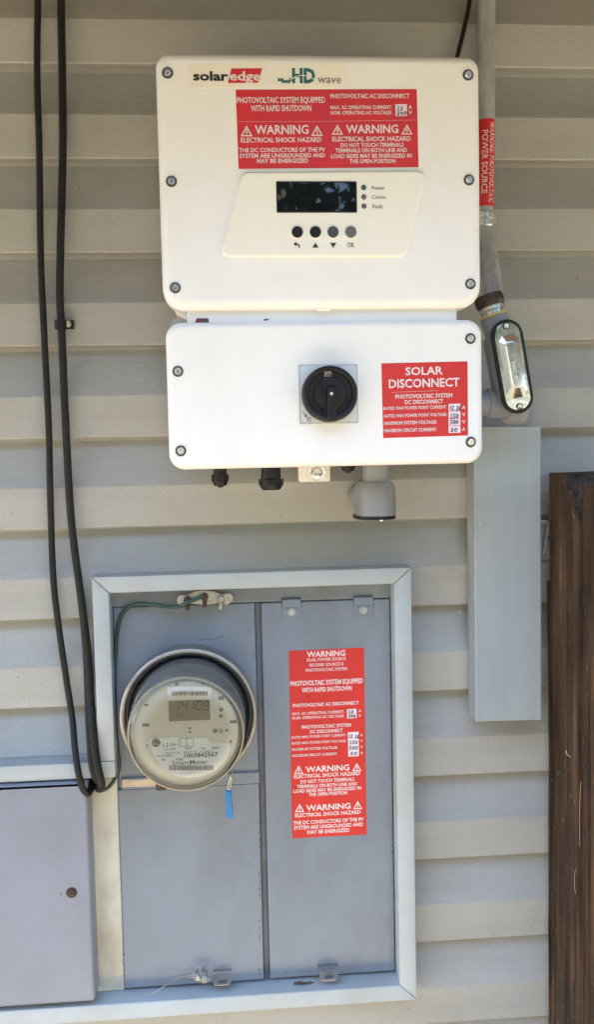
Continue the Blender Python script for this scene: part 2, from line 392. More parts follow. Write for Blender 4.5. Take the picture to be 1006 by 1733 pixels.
bm = NB(); box(bm, -9, 9, -1.45, 0.0, -.08, .06, .01); build('bounce_slab', bm, simple('bounce_slab_tan', (.56,.445,.325), .9, var=.10, scale=3, dirt=.2, dirtc=(.3,.26,.2), dscale=2), None, 30, kind='structure', loc=(0,0,0))  # unseen slab added to bounce warm sunlight up onto the wall
WX0, WX1 = -5.0, 4.0
wall = thing('house_wall', 'beige lap siding house wall in shade behind the electrical boxes', 'wall', (0, .02, 0))
Z_LIP0 = EYE_Z + .5359 + .0
EXPO = .127
PROF = [(.0250, .008), (.0240, -.004), (.0132, -.034), (.0012, -.0650), (.0001, -.0672), (-.0006, -.0695), (.0006, -.095), (.0018, -.1244)]
PROF += [(.0018+.0022-.0022*math.cos(math.radians(a)), -.1244-.0026*math.sin(math.radians(a))) for a in (9, 18, 27, 36, 45, 54, 63, 72, 81, 90)] + [(.0260, -.1215)]
def siding_board(k):
    zt = Z_LIP0 - EXPO*(k-1)
    bm = NB(); nx = 90; rows = []
    for i in range(nx+1):
        u = i/nx; x = WX0+(WX1-WX0)*u
        wz = mnoise.noise((x*1.3, k*3.7, 0))*.0011; wy = mnoise.noise((x*1.1, k*5.1, 4))*.0012
        tw = mnoise.noise((x*2.3, k*2.1, 9))*.0006
        rows.append([bm.verts.new((x, y+wy+.001+(tw if j > 3 else 0), zt+z+wz)) for j, (y, z) in enumerate(PROF)])
    for a, b in zip(rows, rows[1:]):
        for j in range(len(PROF)-1): bm.faces.new((a[j], a[j+1], b[j+1], b[j]))
    build('siding_board', bm, M['siding'], wall, smooth=11)
for k in range(0, 14): siding_board(k)
Z_WTOP = Z_LIP0+EXPO*1+.01
Z_WBOT = Z_LIP0-EXPO*13
bm = NB(); box(bm, WX0, WX1, .034, .14, Z_WBOT, Z_WTOP+.1); build('sheathing', bm, M['soffit'], wall, 0)
bm = NB(); box(bm, WX0, WX1, .030, .20, 0, Z_WBOT-.002); build('foundation', bm, M['concrete'], wall, 0)
bm = NB(); box(bm, WX0-.3, WX1+.3, -.60, .034, Z_WTOP, Z_WTOP+.02); build('soffit', bm, M['soffit'], wall, 0)
bm = NB(); box(bm, WX0-.3, WX1+.3, -.63, -.602, Z_WTOP-.02, Z_WTOP+.16); build('fascia', bm, M['trim'], wall, 0)
bm = NB()
vs = [bm.verts.new(p) for p in ((WX0-.4,-.66,Z_WTOP+.15), (WX1+.4,-.66,Z_WTOP+.15), (WX1+.4,4.0,Z_WTOP+1.5), (WX0-.4,4.0,Z_WTOP+1.5),
      (WX0-.4,-.66,Z_WTOP+.19), (WX1+.4,-.66,Z_WTOP+.19), (WX1+.4,4.0,Z_WTOP+1.54), (WX0-.4,4.0,Z_WTOP+1.54))]
for f in ((0,1,2,3), (7,6,5,4), (0,4,5,1), (1,5,6,2), (2,6,7,3), (3,7,4,0)): bm.faces.new([vs[i] for i in f])
build('roof', bm, M['shingle'], wall, 0)
bm = NB(); box(bm, WX0, WX1, 3.8, 3.9, 0, Z_WTOP+1.35); box(bm, WX0, WX0+.1, .141, 3.79, 0, Z_WTOP+.1); box(bm, WX1-.1, WX1, .141, 3.79, 0, Z_WTOP+.1)
build('rear_wall', bm, M['soffit'], wall, 0)

# ------------------------------------------------------------------ inverter
D = .19
ux0, ux1, uz0, uz1 = rect(268.5, 815.5, 89, 522, D)
lx0, lx1, lz0, lz1 = rect(282.5, 818.5, 542.5, 789.5, D)
inv = thing('solar_inverter', 'white solar inverter with display and switch mounted on the siding', 'inverter', ((ux0+ux1)/2, -.02, lz0))
bm = NB(); plate(bm, rrect(ux0, ux1, uz0, uz1, [.026,.026,.017,.017], 8), D-.032, D, .011, 6); up_cover = build('upper_cover', bm, M['white'], inv)
bm = NB(); plate(bm, rrect(ux0+.006, ux1-.006, uz0+.004, uz1-.005, .02), .018, D-.033, .003, 2); build('upper_housing', bm, M['white'], inv)
bm = NB(); plate(bm, rrect(lx0, lx1, lz0, lz1, .019, 8), D-.036, D, .0075, 6); low_cover = build('lower_cover', bm, M['white'], inv)
bm = NB(); plate(bm, rrect(lx0+.006, lx1-.006, lz0+.005, lz1-.004, .016), .030, D-.037, .003, 2); build('lower_housing', bm, M['white'], inv)
nx0, nx1 = W(318, 535, .15).x, W(765, 535, .15).x
bm = NB(); plate(bm, rrect(nx0, nx1, lz1-.006, uz0+.010, .003), .04, D-.012, .003, 3); build('neck', bm, M['white'], inv)
bm = NB(); a = W(548, 523.5, D-.01); box(bm, a.x-.009, a.x+.009, -(D-.006), -(D-.03), a.z-.0025, a.z+.012, .0008); build('latch_tab', bm, M['white'], inv)
# dark window and bits in the gap
bm = NB(); b0 = W(331, 536, D-.010); bm2 = None
quadpx(bm, [(330,546), (354,546), (352.5,538.5), (333,538.5)], D-.0116); keep(bm); build('gap_slot', bm, M['gap'], inv, 0)
bm = NB(); quadpx(bm, [(333,545), (342,545), (342,538.8), (335,538.8)], D-.0110); keep(bm); build('red_wire', bm, simple('red_wire', (.22,.03,.02), .5), inv, 0)
bm = NB(); quadpx(bm, [(447,543), (449,543), (459,539.5), (447,539.5)], D-.0115); keep(bm); build('gap_slot', bm, M['gap'], inv, 0)
bm = NB(); a = W(305, 537, .07); box(bm, a.x-.012, a.x+.02, -.085, -.03, lz1-.004, uz0+.006, .002); build('side_bracket', bm, M['galv'], inv)
# hex bolts
bolt_px = [(283.5,123.5), (793,127), (290,307), (794.5,304.5), (296.5,487), (797,480.5), (301,628.5), (306,763), (797,573), (797.5,748)]
bmh = None
def make_bolt(x, y):
    c = W(x, y, D+.0002)
    bm = NB(); lathe(bm, [(.0066, 0), (.0064, .0007), (.0044, .0003)], c, n=24); rc = build('recess_shade_ring', bm, M['recess_shade'], inv)  # raised dark washer, no hole; the recess shade is put into its colour
    bm = NB(); lathe(bm, [(.0041, .0), (.0041, .0020), (.0034, .0030), (.0020, .0030)], c, n=20, capped=False)
    lathe(bm, [(.0020, .0030), (.0018, .0008), (0, .0008)], c, n=6, capped=False); build('bolt', bm, M['steel'], inv, 25)
for b in bolt_px: make_bolt(*b)
# logo stickers
def sticker(name, pts, d, mat, parent, r=.002, th=.0003):
    P = [W(x, y, d) for x, y in pts]; bm = NB(); plate(bm, rpoly([(p.x, p.z) for p in P], r, 3), d-.0002, d+th); return build(name, bm, mat, parent, 0)
lg = sticker('logo_sticker', [(320.5,149.5), (446,147.5), (455,107), (318.5,109.5)], D, M['sticker'], inv)
bm = keep(NB()); text(bm, 'solar', 327, 386.5, 136, 14.5, D+.0006, bold=.035); build('lettering', bm, M['btext'], lg, 0)
bm = keep(NB()); quadpx(bm, [(385.5,140.5), (437,140), (444,115.5), (392,116)], D+.0006); build('red_block', bm, M['red'], lg, 0)
bm = keep(NB()); text(bm, 'edge', 389, 441.5, 136, 14.5, D+.0009, bold=.025); build('lettering', bm, M['wtext'], lg, 0)
lg = sticker('logo_sticker', [(453,150), (586,147.5), (586,107.5), (466,108)], D, M['sticker'], inv)
bm = keep(NB()); text(bm, 'HD', 495, 534, 139.5, 22, D+.0006, bold=.045)
for i, (x, y) in enumerate([(472.5,135), (477.5,135), (479.5,138), (484.5,138), (489.5,138), (492.5,134.5)]): quadpx(bm, [(x-2.2,y+2.5), (x+2.2,y+2.5), (x+2.2,y-2.5), (x-2.2,y-2.5)], D+.0006+.00003*i)
build('lettering', bm, M['teal'], lg, 0)
bm = keep(NB()); stroke(bm, [(492,135), (500,130), (510,127.5), (520,128.5), (534,135)], 1.4, D+.0010); build('swoosh', bm, M['sticker'], lg, 0)
bm = keep(NB()); text(bm, 'wave', 538, 578, 140.5, 13, D+.0006, bold=.004); build('lettering', bm, M['gtext'], lg, 0)

def red_label(parent, corners, d, lines, tris, entries, name='warning_label', extra_seams=()):
    """corners BL BR TR TL"""
    lb = sticker(name, corners, d, M['red'], parent, r=.0006)
    BL, BR, TR, TL = [W(x, y, d) for x, y in corners]
    ang = (math.atan2(TR.z-TL.z, TR.x-TL.x)+math.atan2(BR.z-BL.z, BR.x-BL.x))/2
    bm = keep(NB())
    for s_, xl, xr, yb, cap in lines: text(bm, s_, xl, xr, yb, cap, d+.0006, ang, bold=.022 if cap > 5.2 else .012)
    for x, y, w in tris: hazard(bm, x, y, w, d+.0006)
    for sm in extra_seams: stroke(bm, sm, .35, d+.0005)
    build('lettering', bm, M['wtext'], lb, 0)
    for (pts, writing, rules) in entries:
        bm = keep(NB()); quadpx(bm, pts, d+.0006); build('entry_box', bm, M['entry'], lb, 0)
        bm = keep(NB())
        for w_ in writing: hand(bm, *w_, d+.0010, 1.45)
        build('handwriting', bm, M['btext'], lb, 0)
        if rules:
            bm = keep(NB())
            for r_ in rules: stroke(bm, r_, .7, d+.0009)
            build('rule_line', bm, M['red'], lb, 0)
    return lb
red_label(inv, [(404,286), (709,283), (706,151), (399,152)], D, [
 ('PHOTOVOLTAIC SYSTEM EQUIPPED', 401.5,551,174,9.3), ('WITH RAPID SHUTDOWN', 425,527.5,188,9.5), ('WARNING', 432,523,226.5,14),
 ('ELECTRICAL SHOCK HAZARD', 408,545,240.5,7.5), ('THE DC CONDUCTORS OF THE PV', 405,551,257,6.6), ('SYSTEM ARE UNGROUNDED AND', 406,551,266.5,6.6), ('MAY BE ENERGIZED', 435,522,275.5,6.6),
 ('PHOTOVOLTAIC AC DISCONNECT', 560,694,166,7), ('MAX. AC OPERATING CURRENT:', 560,664,184.5,5.6), ('NOM. OPERATING AC VOLTAGE:', 560,664,193.5,5.6), ('A', 692,698,184,6), ('V', 692.5,698.5,193.7,6),
 ('WARNING', 586.5,675,225,13), ('ELECTRICAL SHOCK HAZARD', 563,696,238.7,7.2), ('DO NOT TOUCH TERMINALS', 577,684,248.5,6.3), ('TERMINALS ON BOTH LINE AND', 568,690,257.5,6.3),
 ('LOAD SIDES MAY BE ENERGIZED IN', 561,698,267,6.3), ('THE OPEN POSITION', 592,670,276,6.3)],
 [(417.5,222,22), (537,221.5,22), (571.5,219.8,21), (689.5,219.3,21)],
 [([(670,196.5), (689.5,196.3), (689.3,176.3), (669.8,176.5)], [('32', 671,683,180.5,186.5), ('240', 671.5,688.5,188.5,195)], [])],
 extra_seams=[[(553,205.5), (706,203)], [(399,206), (553,205.5)]])
red_label(inv, [(649,741.5), (793,737), (792,611.5), (646,615)], D, [
 ('SOLAR', 687,750.5,634,12.5), ('DISCONNECT', 659,779,655,13.5), ('PHOTOVOLTAIC SYSTEM', 670,766.5,673.5,6.6), ('DC DISCONNECT', 686,751,683,6.4),
 ('RATED MAX POWER POINT CURRENT:', 650,757,692.5,5.2), ('RATED MAX POWER POINT VOLTAGE:', 651,757,705.3,5.2), ('MAXIMUM SYSTEM VOLTAGE:', 651,740,718,5.4), ('MAXIMUM CIRCUIT CURRENT:', 651,740,730.5,5.4),
 ('A', 783,788.5,692,5.5), ('V', 783,788.5,704.3,5.5), ('V', 783,788.5,716.5,5.5), ('A', 783,788.5,729,5.5)], [],
 [([(760,733), (780,732.3), (780,683), (760,683.7)], [('12.26', 760.5,780.5,687,694.5), ('350', 761.5,776.5,700,708), ('500', 761.5,776.5,711,717.5), ('20', 762.5,775,724.5,730.5)],
   [[(760,696), (780,695.3)], [(760,708.8), (780,708.1)], [(760,720.8), (780,720.1)]])], extra_seams=[[(662,664), (742,661)]])
# control panel
pn = [W(*q, D) for q in ((371.5,436), (687,436), (723,289), (409,292))]
bm = NB(); plate(bm, rpoly([(p.x, p.z) for p in pn], [.011,.012,.011,.011], 8), D-.001, D+.0035, .003, 5); cp = build('control_panel', bm, M['ivory'], inv)
DP = D+.0035
x0, x1, z0, z1 = rect(468, 604.5, 307, 360, DP)
bm = NB(); plate(bm, rrect(x0, x1, z0, z1, .0012, 3), DP-.0005, DP+.0004); build('lcd_screen', bm, M['black'], cp, 0)
bm = NB(); plate(bm, rrect(x0+.0018, x1-.0018, z0+.0018, z1-.0018, .0008, 3), DP, DP+.0009); build('lcd_glass', bm, M['lcd'], cp, 0)
for i, (x, y) in enumerate(((616,317.5), (616.3,333.3), (616.6,349))):
    bm = NB(); lathe(bm, [(.0032, 0), (.0031, .0005), (.0018, .0010), (0, .0012)], W(x, y, DP), n=18)
    build('indicator_lamp', bm, simple('lamp_%d' % i, ((.06,.10,.06), (.10,.10,.115), (.10,.10,.115))[i], .3), cp, 40)
for i, x in enumerate((503.5, 534, 564, 594)):
    bm = NB(); c = W(x, 393, DP); lathe(bm, [(.0076, 0), (.0076, .0007), (.0069, .0011), (.0066, .0003)], c, n=28, capped=False); build('button_bezel', bm, M['ivory'], cp, 40)
    bm = NB(); lathe(bm, [(.0066, .0002), (.0066, .0012), (.0054, .0019), (.0030, .0015), (0, .0013)], c, n=28); build('button', bm, M['black'] if i < 2 else simple('button_dark_%d' % i, (.05, .052, .06) if i == 2 else (.11,.115,.13), .4), cp, 40)
bm = keep(NB())
text(bm, 'Power', 630,652,321,6, DP+.0005, bold=.0); text(bm, 'Comm.', 630,655,336.5,6, DP+.0005, bold=.0); text(bm, 'Fault', 631,648.5,352.5,6.3, DP+.0005, bold=.0)
build('lettering', bm, M['btext'], cp, 0); bm = keep(NB())
text(bm, 'OK', 588,600.5,418.5,8, DP+.0005, bold=.0)
f = bm.faces.new([bm.verts.new(W(*q, DP+.0005)) for q in ((529,419), (539.5,419), (534.2,410.5))]); f = bm.faces.new([bm.verts.new(W(*q, DP+.0005)) for q in ((564.3,419.5), (569.8,411), (558.8,411))])
stroke(bm, [(506.5,419.5), (507,415.5), (504,413.2), (501,413.2)], 2.3, DP+.0005); f = bm.faces.new([bm.verts.new(W(*q, DP+.0005)) for q in ((497,413.2), (502,417.5), (502,409))])
build('button_symbols', bm, M['btext'], cp, 0)
# embossed letters and switch
bm = NB(); text(bm, 'OFF', 459,496,672,15, D-.0002, bold=.0, extr=.0008); build('embossed_letters', bm, M['white'], inv, 20)
bm = NB(); text(bm, 'ON', 538,568,603,13, D-.0002, bold=.0, extr=.0008); build('embossed_letters', bm, M['white'], inv, 20)
x0, x1, z0, z1 = rect(506, 606, 617, 717, D)
bm = NB(); plate(bm, rrect(x0, x1, z0, z1, .0012, 2), D-.001, D+.0012, .0004, 2); rs = build('rotary_switch', bm, simple('clear_grey_plate', (.40,.41,.41), .25), inv)
bm = NB(); plate(bm, rrect(x0+.0026, x1-.0014, z0+.0022, z1-.0012, .0035, 4), D+.001, D+.0016); build('switch_plate', bm, M['ltgrey'], rs, 0)
kc = W(558, 667, D+.008)
kc = Vector((kc.x, -(D+.0016), kc.z)); KR = 47.5*PXS(558, 667, D+.02)
bm = NB(); lathe(bm, [(KR*.96, 0), (KR, .002), (KR, .013), (KR*.97, .016), (KR*.90, .0175), (KR*.80, .0165), (KR*.77, .0125), (KR*.60, .0120), (KR*.58, .0145), (KR*.55, .0150), (0, .0150)], kc, n=64); build('switch_ring', bm, M['black'], rs, 30)
kp = lambda u, v: (kc.x+KR*u, kc.z+KR*v)
bm = NB(); h0 = D+.0016+.0125; plate(bm, rpoly([kp(-.16,-.98), kp(.19,-.98), kp(.17,.24), kp(-.12,.24)], KR*.05, 3), h0, h0+.0105, .0015, 3); build('switch_handle', bm, M['black'], rs)
bm = NB(); plate(bm, rpoly([kp(-.24,-.9), kp(-.17,-.9), kp(-.13,.5), kp(-.24,.5)], KR*.02, 2), h0, h0+.0045); plate(bm, rpoly([kp(-.13,.27), kp(.18,.27), kp(.18,.5), kp(-.13,.5)], KR*.02, 2), h0, h0+.0040); build('handle_shoulder', bm, M['black'], rs)
bm = NB(); lathe(bm, [(.0022, 0), (.0020, .0007), (0, .0004)], Vector((kc.x+KR*.02, -(h0+.0105), kc.z-KR*.02)), n=12); build('screw', bm, M['steel'], rs)
bm = NB(); plate(bm, rpoly([kp(-.20,.60), kp(.06,.60), kp(.06,.78), kp(-.20,.78)], KR*.02, 2), h0, h0+.0035); ic = build('switch_window', bm, simple('window_tan', (.20,.16,.13), .4), rs)
bm = keep(NB()); cc = W(556.5, 637, h0+.0038); text(bm, 'I ON', 552.5,562.5,637.0,5, h0+.0040, bold=.01); build('window_lettering', bm, M['btext'], rs, 0)
bm = keep(NB()); stroke(bm, [(512,697), (518.5,704.5)], 1.2, D+.0020); f = bm.faces.new([bm.verts.new(W(*q, D+.0020)) for q in ((520,706.5), (519,701), (514.5,705))])
stroke(bm, [(520.5,709), (520.5,713), (526.5,713), (526.5,709), (520.5,709)], .9, D+.0020); stroke(bm, [(521.7,709), (522,706.5), (523.5,705.7), (525,706.5), (525.3,709)], .8, D+.0020); build('lock_symbol', bm, M['gtext'], rs, 0)
# fittings under the inverter
def gland(x, d, w, ytop, ybot, nib):
    k = PXS(x, ybot, d); c = W(x, ybot, d); top = lz0+.004
    H = top-c.z; r = w/2*k
    bm = NB(); lathe(bm, [(r*.75, 0), (r*.92, .0035), (r*1.0, .007), (r*1.0, .013), (r*.86, .0145), (r*.82, H)], c, (0,0,1), 26)
    for q in range(10):
        a = 2*math.pi*q/10; box(bm, c.x+r*.97*math.cos(a)-.0012, c.x+r*.97*math.cos(a)+.0012, c.y+r*.97*math.sin(a)-.0012, c.y+r*.97*math.sin(a)+.0012, c.z+.006, c.z+.0145)
    if nib: lathe(bm, [(0, -.003), (r*.35, -.002), (r*.42, .001)], c, (0,0,1), 14)
    build('cable_gland', bm, M['black'], inv, 35)
gland(373, .10, 27, 797, 822, True); gland(459.5, .11, 40, 795, 829, False); gland(589.5, .10, 25, 790, 797, True)
bm = NB(); x0, x1, z0, z1 = rect(506, 559.5, 780, 815.5, .045); plate(bm, rrect(x0, x1, z0, lz0+.03, .003, 3), .031, .045, .002, 2); build('mounting_tab', bm, M['ivory'], inv)
bm = NB(); c = W(536, 799.5, .0455); lathe(bm, [(.0125, 0), (.0125, .001), (.008, .0012), (.008, .004), (.0055, .0052), (.0022, .0045), (0, .0035)], c, n=20); build('mounting_bolt', bm, M['steel'], inv)

# ------------------------------------------------------------------ grey conduit elbow below the inverter
dE = .105
kE = PXS(635, 840, dE); ec = W(637, 818, dE)
elb = thing('conduit_elbow', 'grey plastic conduit elbow hanging from the underside of the white inverter', 'conduit fitting', (ec.x, ec.y, W(637, 883, dE).z))
zb, zt = W(637, 872, dE).z, W(637, 817, dE).z
bm = NB(); lathe(bm, [(.0175, zt-.004), (.0175, lz0+.003), (.0150, lz0+.003)], (ec.x, ec.y, 0), (0,0,1), 30, capped=False); build('hub', bm, M['pvc'], elb)
bm = NB(); lathe(bm, [(.0145, lz0-.004), (.0145, lz0+.006)], (ec.x+.002, ec.y, 0), (0,0,1), 24); build('threaded_nipple', bm, M['steel'], elb)
bm = NB(); out = []
def stad(cx_, cy_, r, L, n=10):       # stadium footprint in XY elongated to the wall
    pts = [(cx_+r*math.cos(math.pi*(1+k/n)), cy_+r*math.sin(math.pi*(1+k/n))) for k in range(n+1)]
    pts += [(cx_+r*math.cos(math.pi*k/n), cy_+L+r*math.sin(math.pi*k/n)) for k in range(n+1)]
    return pts
rings = []
for z, g in ((zb, 1.0), (zb+.020, 1.0), (zt-.010, .985), (zt-.003, .93), (zt+.001, .80)):
    rings.append([bm.verts.new((x, y, z)) for x, y in stad(ec.x, ec.y, .0258*g, .030)])
for a, b in zip(rings, rings[1:]):
    for i in range(len(a)): bm.faces.new((a[i], a[(i+1) % len(a)], b[(i+1) % len(a)], b[i]))
bm.faces.new(rings[0][::-1]); bm.faces.new(rings[-1]); build('body', bm, M['pvc'], elb, 40)
bm = NB(); rings = [[bm.verts.new((x, y, z)) for x, y in stad(ec.x-.001, ec.y, .0262, .030)] for z in (zb-.0045, zb)]
for i in range(len(rings[0])): bm.faces.new((rings[0][i], rings[0][(i+1) % len(rings[0])], rings[1][(i+1) % len(rings[0])], rings[1][i]))
bm.faces.new(rings[0][::-1]); bm.faces.new(rings[1]); build('gasket', bm, M['rubber'], elb, 40)
bm = NB(); lathe(bm, [(0, -.003), (.003, -.002), (.004, 0)], (ec.x+.004, ec.y-.014, zb-.0045), (0,0,1), 12); build('screw', bm, M['steel'], elb)
bm = NB(); lathe(bm, [(.017, 0), (.017, .070)], (ec.x-.006, -.002, (zb+zt)/2), (0,-1,0), 24); build('wall_hub', bm, M['pvc'], elb)

# ------------------------------------------------------------------ conduit run on the right
cdt = thing('metal_conduit', 'galvanised metal conduit running down the siding beside the white inverter', 'conduit', (W(826, 500, .03).x, -.03, W(826, 500, .03).z))
dc0 = .024
pts = [W(824.5, -90, dc0), W(823.5, 100, dc0), W(822.5, 250, dc0), W(820.5, 345, dc0), W(821.5, 378, dc0), W(826, 420, dc0+.012), W(832, 465, dc0+.042), W(838, 512, dc0+.075)]
sp = smoothpath(pts, 8)
bm = NB(); tube(bm, sp, .0125, 18); build('pipe', bm, M['galv'], cdt, 50)
ax0, ax1 = W(822.8, 206, dc0), W(820.4, 352, dc0)
# red wrap-round label
def wrap(bm, fn, n=14, a0=-95, a1=95, nz=4):
    rows = []
    for j in range(nz+1):
        p = ax0.lerp(ax1, j/nz); rows.append([bm.verts.new(p+Vector((math.sin(math.radians(a0+(a1-a0)*k/n)), -math.cos(math.radians(a0+(a1-a0)*k/n)), 0))*fn) for k in range(n+1)])
    for a, b in zip(rows, rows[1:]):
        for k in range(n): bm.faces.new((a[k], b[k], b[k+1], a[k+1]))
bm = keep(NB()); wrap(bm, .0130); lb = build('warning_label', bm, M['red'], cdt, 60)
bm = keep(NB())
def wraptext(s_, ang_c, cap, t0, t1):
    vs, fs, x0, x1 = glyphs(s_, .01); V = []
    for x, y in vs:
        t = t0+(t1-t0)*(x-x0)/(x1-x0); a = ang_c+(y/CAP-.5)*cap/.0133
        p = ax0.lerp(ax1, t); V.append(bm.verts.new(p+Vector((math.sin(a), -math.cos(a), 0))*.0134))
    for f in fs:
        try: bm.faces.new([V[i] for i in f])
        except ValueError: pass
wraptext('WARNING: PHOTOVOLTAIC', .52, .0080, .03, .96); build('lettering', bm, M['wtext'], lb, 0); bm = keep(NB()); wraptext('POWER SOURCE', -.30, .0078, .13, .86)
build('lettering', bm, M['wtext'], lb, 0)
bm = NB(); c = W(821.5, 373, dc0)
lathe(bm, [(.0140, -.010), (.0148, -.009), (.0148, -.001), (.0138, 0), (.0148, .001), (.0148, .009), (.0140, .010)], c, (0.02,0,1), 24, capped=False)
build('coupling', bm, M['steel'], cdt, 30)
bm = NB(); a = W(836, 372, dc0); box(bm, a.x-.003, a.x+.003, a.y-.004, a.y+.004, a.z-.004, a.z+.004, .001); build('set_screw', bm, M['steel'], cdt)
# thin cable behind, top right
bm = NB(); tube(bm, smoothpath([W(800, -60, .012), W(796, 0, .012), W(786, 50, .012), W(775, 95, .012), W(768, 130, .012)]), .0032, 8)
build('thin_cable', bm, M['rubber'], None, 50, 'thin dark cable slipping down behind the inverter next to the metal conduit', 'cable', loc=W(786, 95, .012))

# angled conduit body with metal cover
dL = .130
A = W(857, 552, dL); B = W(880, 688, dL)                # cover axis, between the two screws
axis = (B-A).normalized(); side = axis.cross(Vector((0,1,0))).normalized()
if side.x < 0: side = -side
ctr = (A+B)/2; L2 = (B-A).length/2
lbx = thing('conduit_junction', 'tilted grey conduit body with shiny metal cover plate and black gasket', 'conduit fitting', (ctr.x, -.08, W(875, 720, .10).z))
def loc(u, v, d): # u along side, v along axis from centre, plane depth d
    p = ctr+side*u+axis*v; return Vector((p.x, -d, p.z))
def stadium(r, hl, n=12):
    P = [(r*math.cos(math.pi*k/n), hl+r*math.sin(math.pi*k/n)) for k in range(n+1)]
    P += [(r*math.cos(math.pi*(1+k/n)), -hl+r*math.sin(math.pi*(1+k/n))) for k in range(n+1)]
    return P
def lplate(bm, out, d0, d1, bev=0, seg=3):
    rings = [(out, d0)] + ([(out, d1)] if bev <= 0 else [(inset(out, bev*(1-math.cos(math.pi/2*k/seg))), d1-bev+bev*math.sin(math.pi/2*k/seg)) for k in range(seg+1)])
    V = [[bm.verts.new(loc(u, v, d)) for u, v in o] for o, d in rings]
    for a, b in zip(V, V[1:]):
        for i in range(len(out)): bm.faces.new((a[i], a[(i+1) % len(out)], b[(i+1) % len(out)], b[i]))
    bm.faces.new(V[-1]); bm.faces.new(V[0][::-1])
RC = .0212; HL = L2+.0070-RC+.002
bm = NB(); lplate(bm, stadium(RC, HL), dL-.004, dL, .0015); build('gasket', bm, M['rubber'], lbx, 40)
bm = NB()
o1 = stadium(RC-.0045, HL)
lplate(bm, o1, dL-.001, dL+.0008, .0005, 2); cv = build('cover_plate', bm, M['alu'], lbx, 30)
bm = NB()   # raised pressed pad: frustum
w0, w1 = .0135, .0062; v0, v1 = -HL-.001, HL+.001
base = [(-w0, v0), (w0, v0), (w0, v1), (-w0, v1)]
base = [(-w0*.55, v0), (w0*.55, v0), (w0, v0+.007), (w0, v1-.007), (w0*.55, v1), (-w0*.55, v1), (-w0, v1-.007), (-w0, v0+.007)]
top = [(-w1*.8, v0+.010), (w1*.8, v0+.010), (w1, v0+.014), (w1, v1-.018), (w1*.8, v1-.013), (-w1*.8, v1-.013), (-w1, v1-.018), (-w1, v0+.014)]
Vb = [bm.verts.new(loc(u, v, dL+.0007)) for u, v in base]; Vt = [bm.verts.new(loc(u, v, dL+.0062)) for u, v in top]
for i in range(8): bm.faces.new((Vb[i], Vb[(i+1) % 8], Vt[(i+1) % 8], Vt[i]))
bm.faces.new(Vt); bmesh.ops.bevel(bm, geom=list(bm.edges), offset=.0009, segments=3, profile=.5, affect='EDGES'); build('pressed_pad', bm, M['alu'], cv, 30)
bm = keep(NB())
def ltext(s_, u0, v0_, v1_, capm):
    vs, fs, x0, x1 = glyphs(s_, .005); V = []
    for x, y in vs: V.append(bm.verts.new(loc(u0+(y/CAP-.5)*capm, v1_-(v1_-v0_)*(x-x0)/(x1-x0), dL+.0066)))
    for f in fs:
        try: bm.faces.new([V[i] for i in f])
        except ValueError: pass
ltext('C 68  2506', 0, -.006, .026, -.0045)
build('stamped_lettering', bm, M['sticker'], cv, 0)
for v in (-L2, L2):
    bm = NB(); c = loc(0, v, dL+.0002); lathe(bm, [(.0046, 0), (.0046, .0012)], c, n=18); build('screw_seat', bm, M['rubber'], lbx)
    bm = NB(); lathe(bm, [(.0034, .001), (.0034, .0026), (.0026, .0034), (.0009, .0032), (0, .0024)], c, n=16); build('screw', bm, M['steel'], lbx)
bm = NB()   # body: stadium sections sweeping back and widening
secs = [(dL-.0045, RC-.001, HL, 0, 0), (dL-.018, RC-.0005, HL, 0, 0), (dL-.034, RC-.001, HL-.001, 0, .001), (dL-.050, RC-.004, HL-.004, 0, .004), (dL-.058, RC-.010, HL-.010, 0, .006)]
R = [[bm.verts.new(loc(u+du, v+dv, d)) for u, v in stadium(r, hl)] for d, r, hl, du, dv in secs]
for a, b in zip(R, R[1:]):
    for i in range(len(a)): bm.faces.new((a[i], a[(i+1) % len(a)], b[(i+1) % len(a)], b[i]))
bm.faces.new(R[0]); bm.faces.new(R[-1][::-1]); build('body', bm, M['pvc'], lbx, 40)
e0 = loc(-.003, -L2-.009, dL-.028)    # top entry
tdir = (-axis+Vector((-.10, .10, 0))).normalized()
bm = NB(); lathe(bm, [(.0185, -.020), (.0190, .006), (.0175, .008)], e0, tdir, 26); build('top_hub', bm, M['pvc'], lbx)
bm = NB(); lathe(bm, [(.0186, .0075), (.0193, .0085), (.0186, .0105)], e0, tdir, 26); build('thread_tape', bm, M['teflon'], lbx)
bm = NB(); lathe(bm, [(.0150, .009), (.0150, .015), (.0170, .016), (.0172, .021), (.0155, .022)], e0, tdir, 22); build('lock_nut', bm, M['steel'], lbx, 25)
bm = NB(); lathe(bm, [(.0160, .020), (.0188, .024), (.0196, .031), (.0188, .037), (.0150, .038)], e0, tdir, 26); build('compression_nut', bm, M['brownnut'], lbx, 40)
bm = NB(); s0 = W(846, 682, .095); lathe(bm, [(.0198, -.01), (.0198, .016), (.0188, .017), (.0168, .0175), (.0168, .060)], s0, (-1,0,0), 26); build('side_hub', bm, M['pvc'], lbx)
bm = NB(); b0 = W(872, 700, .085); lathe(bm, [(0, .0), (.010, .001), (.0165, .005), (.0195, .012), (.0195, .034)], W(871, 719, .088), (0.05,0,1), 26); build('rear_bulge', bm, M['pvc'], lbx)

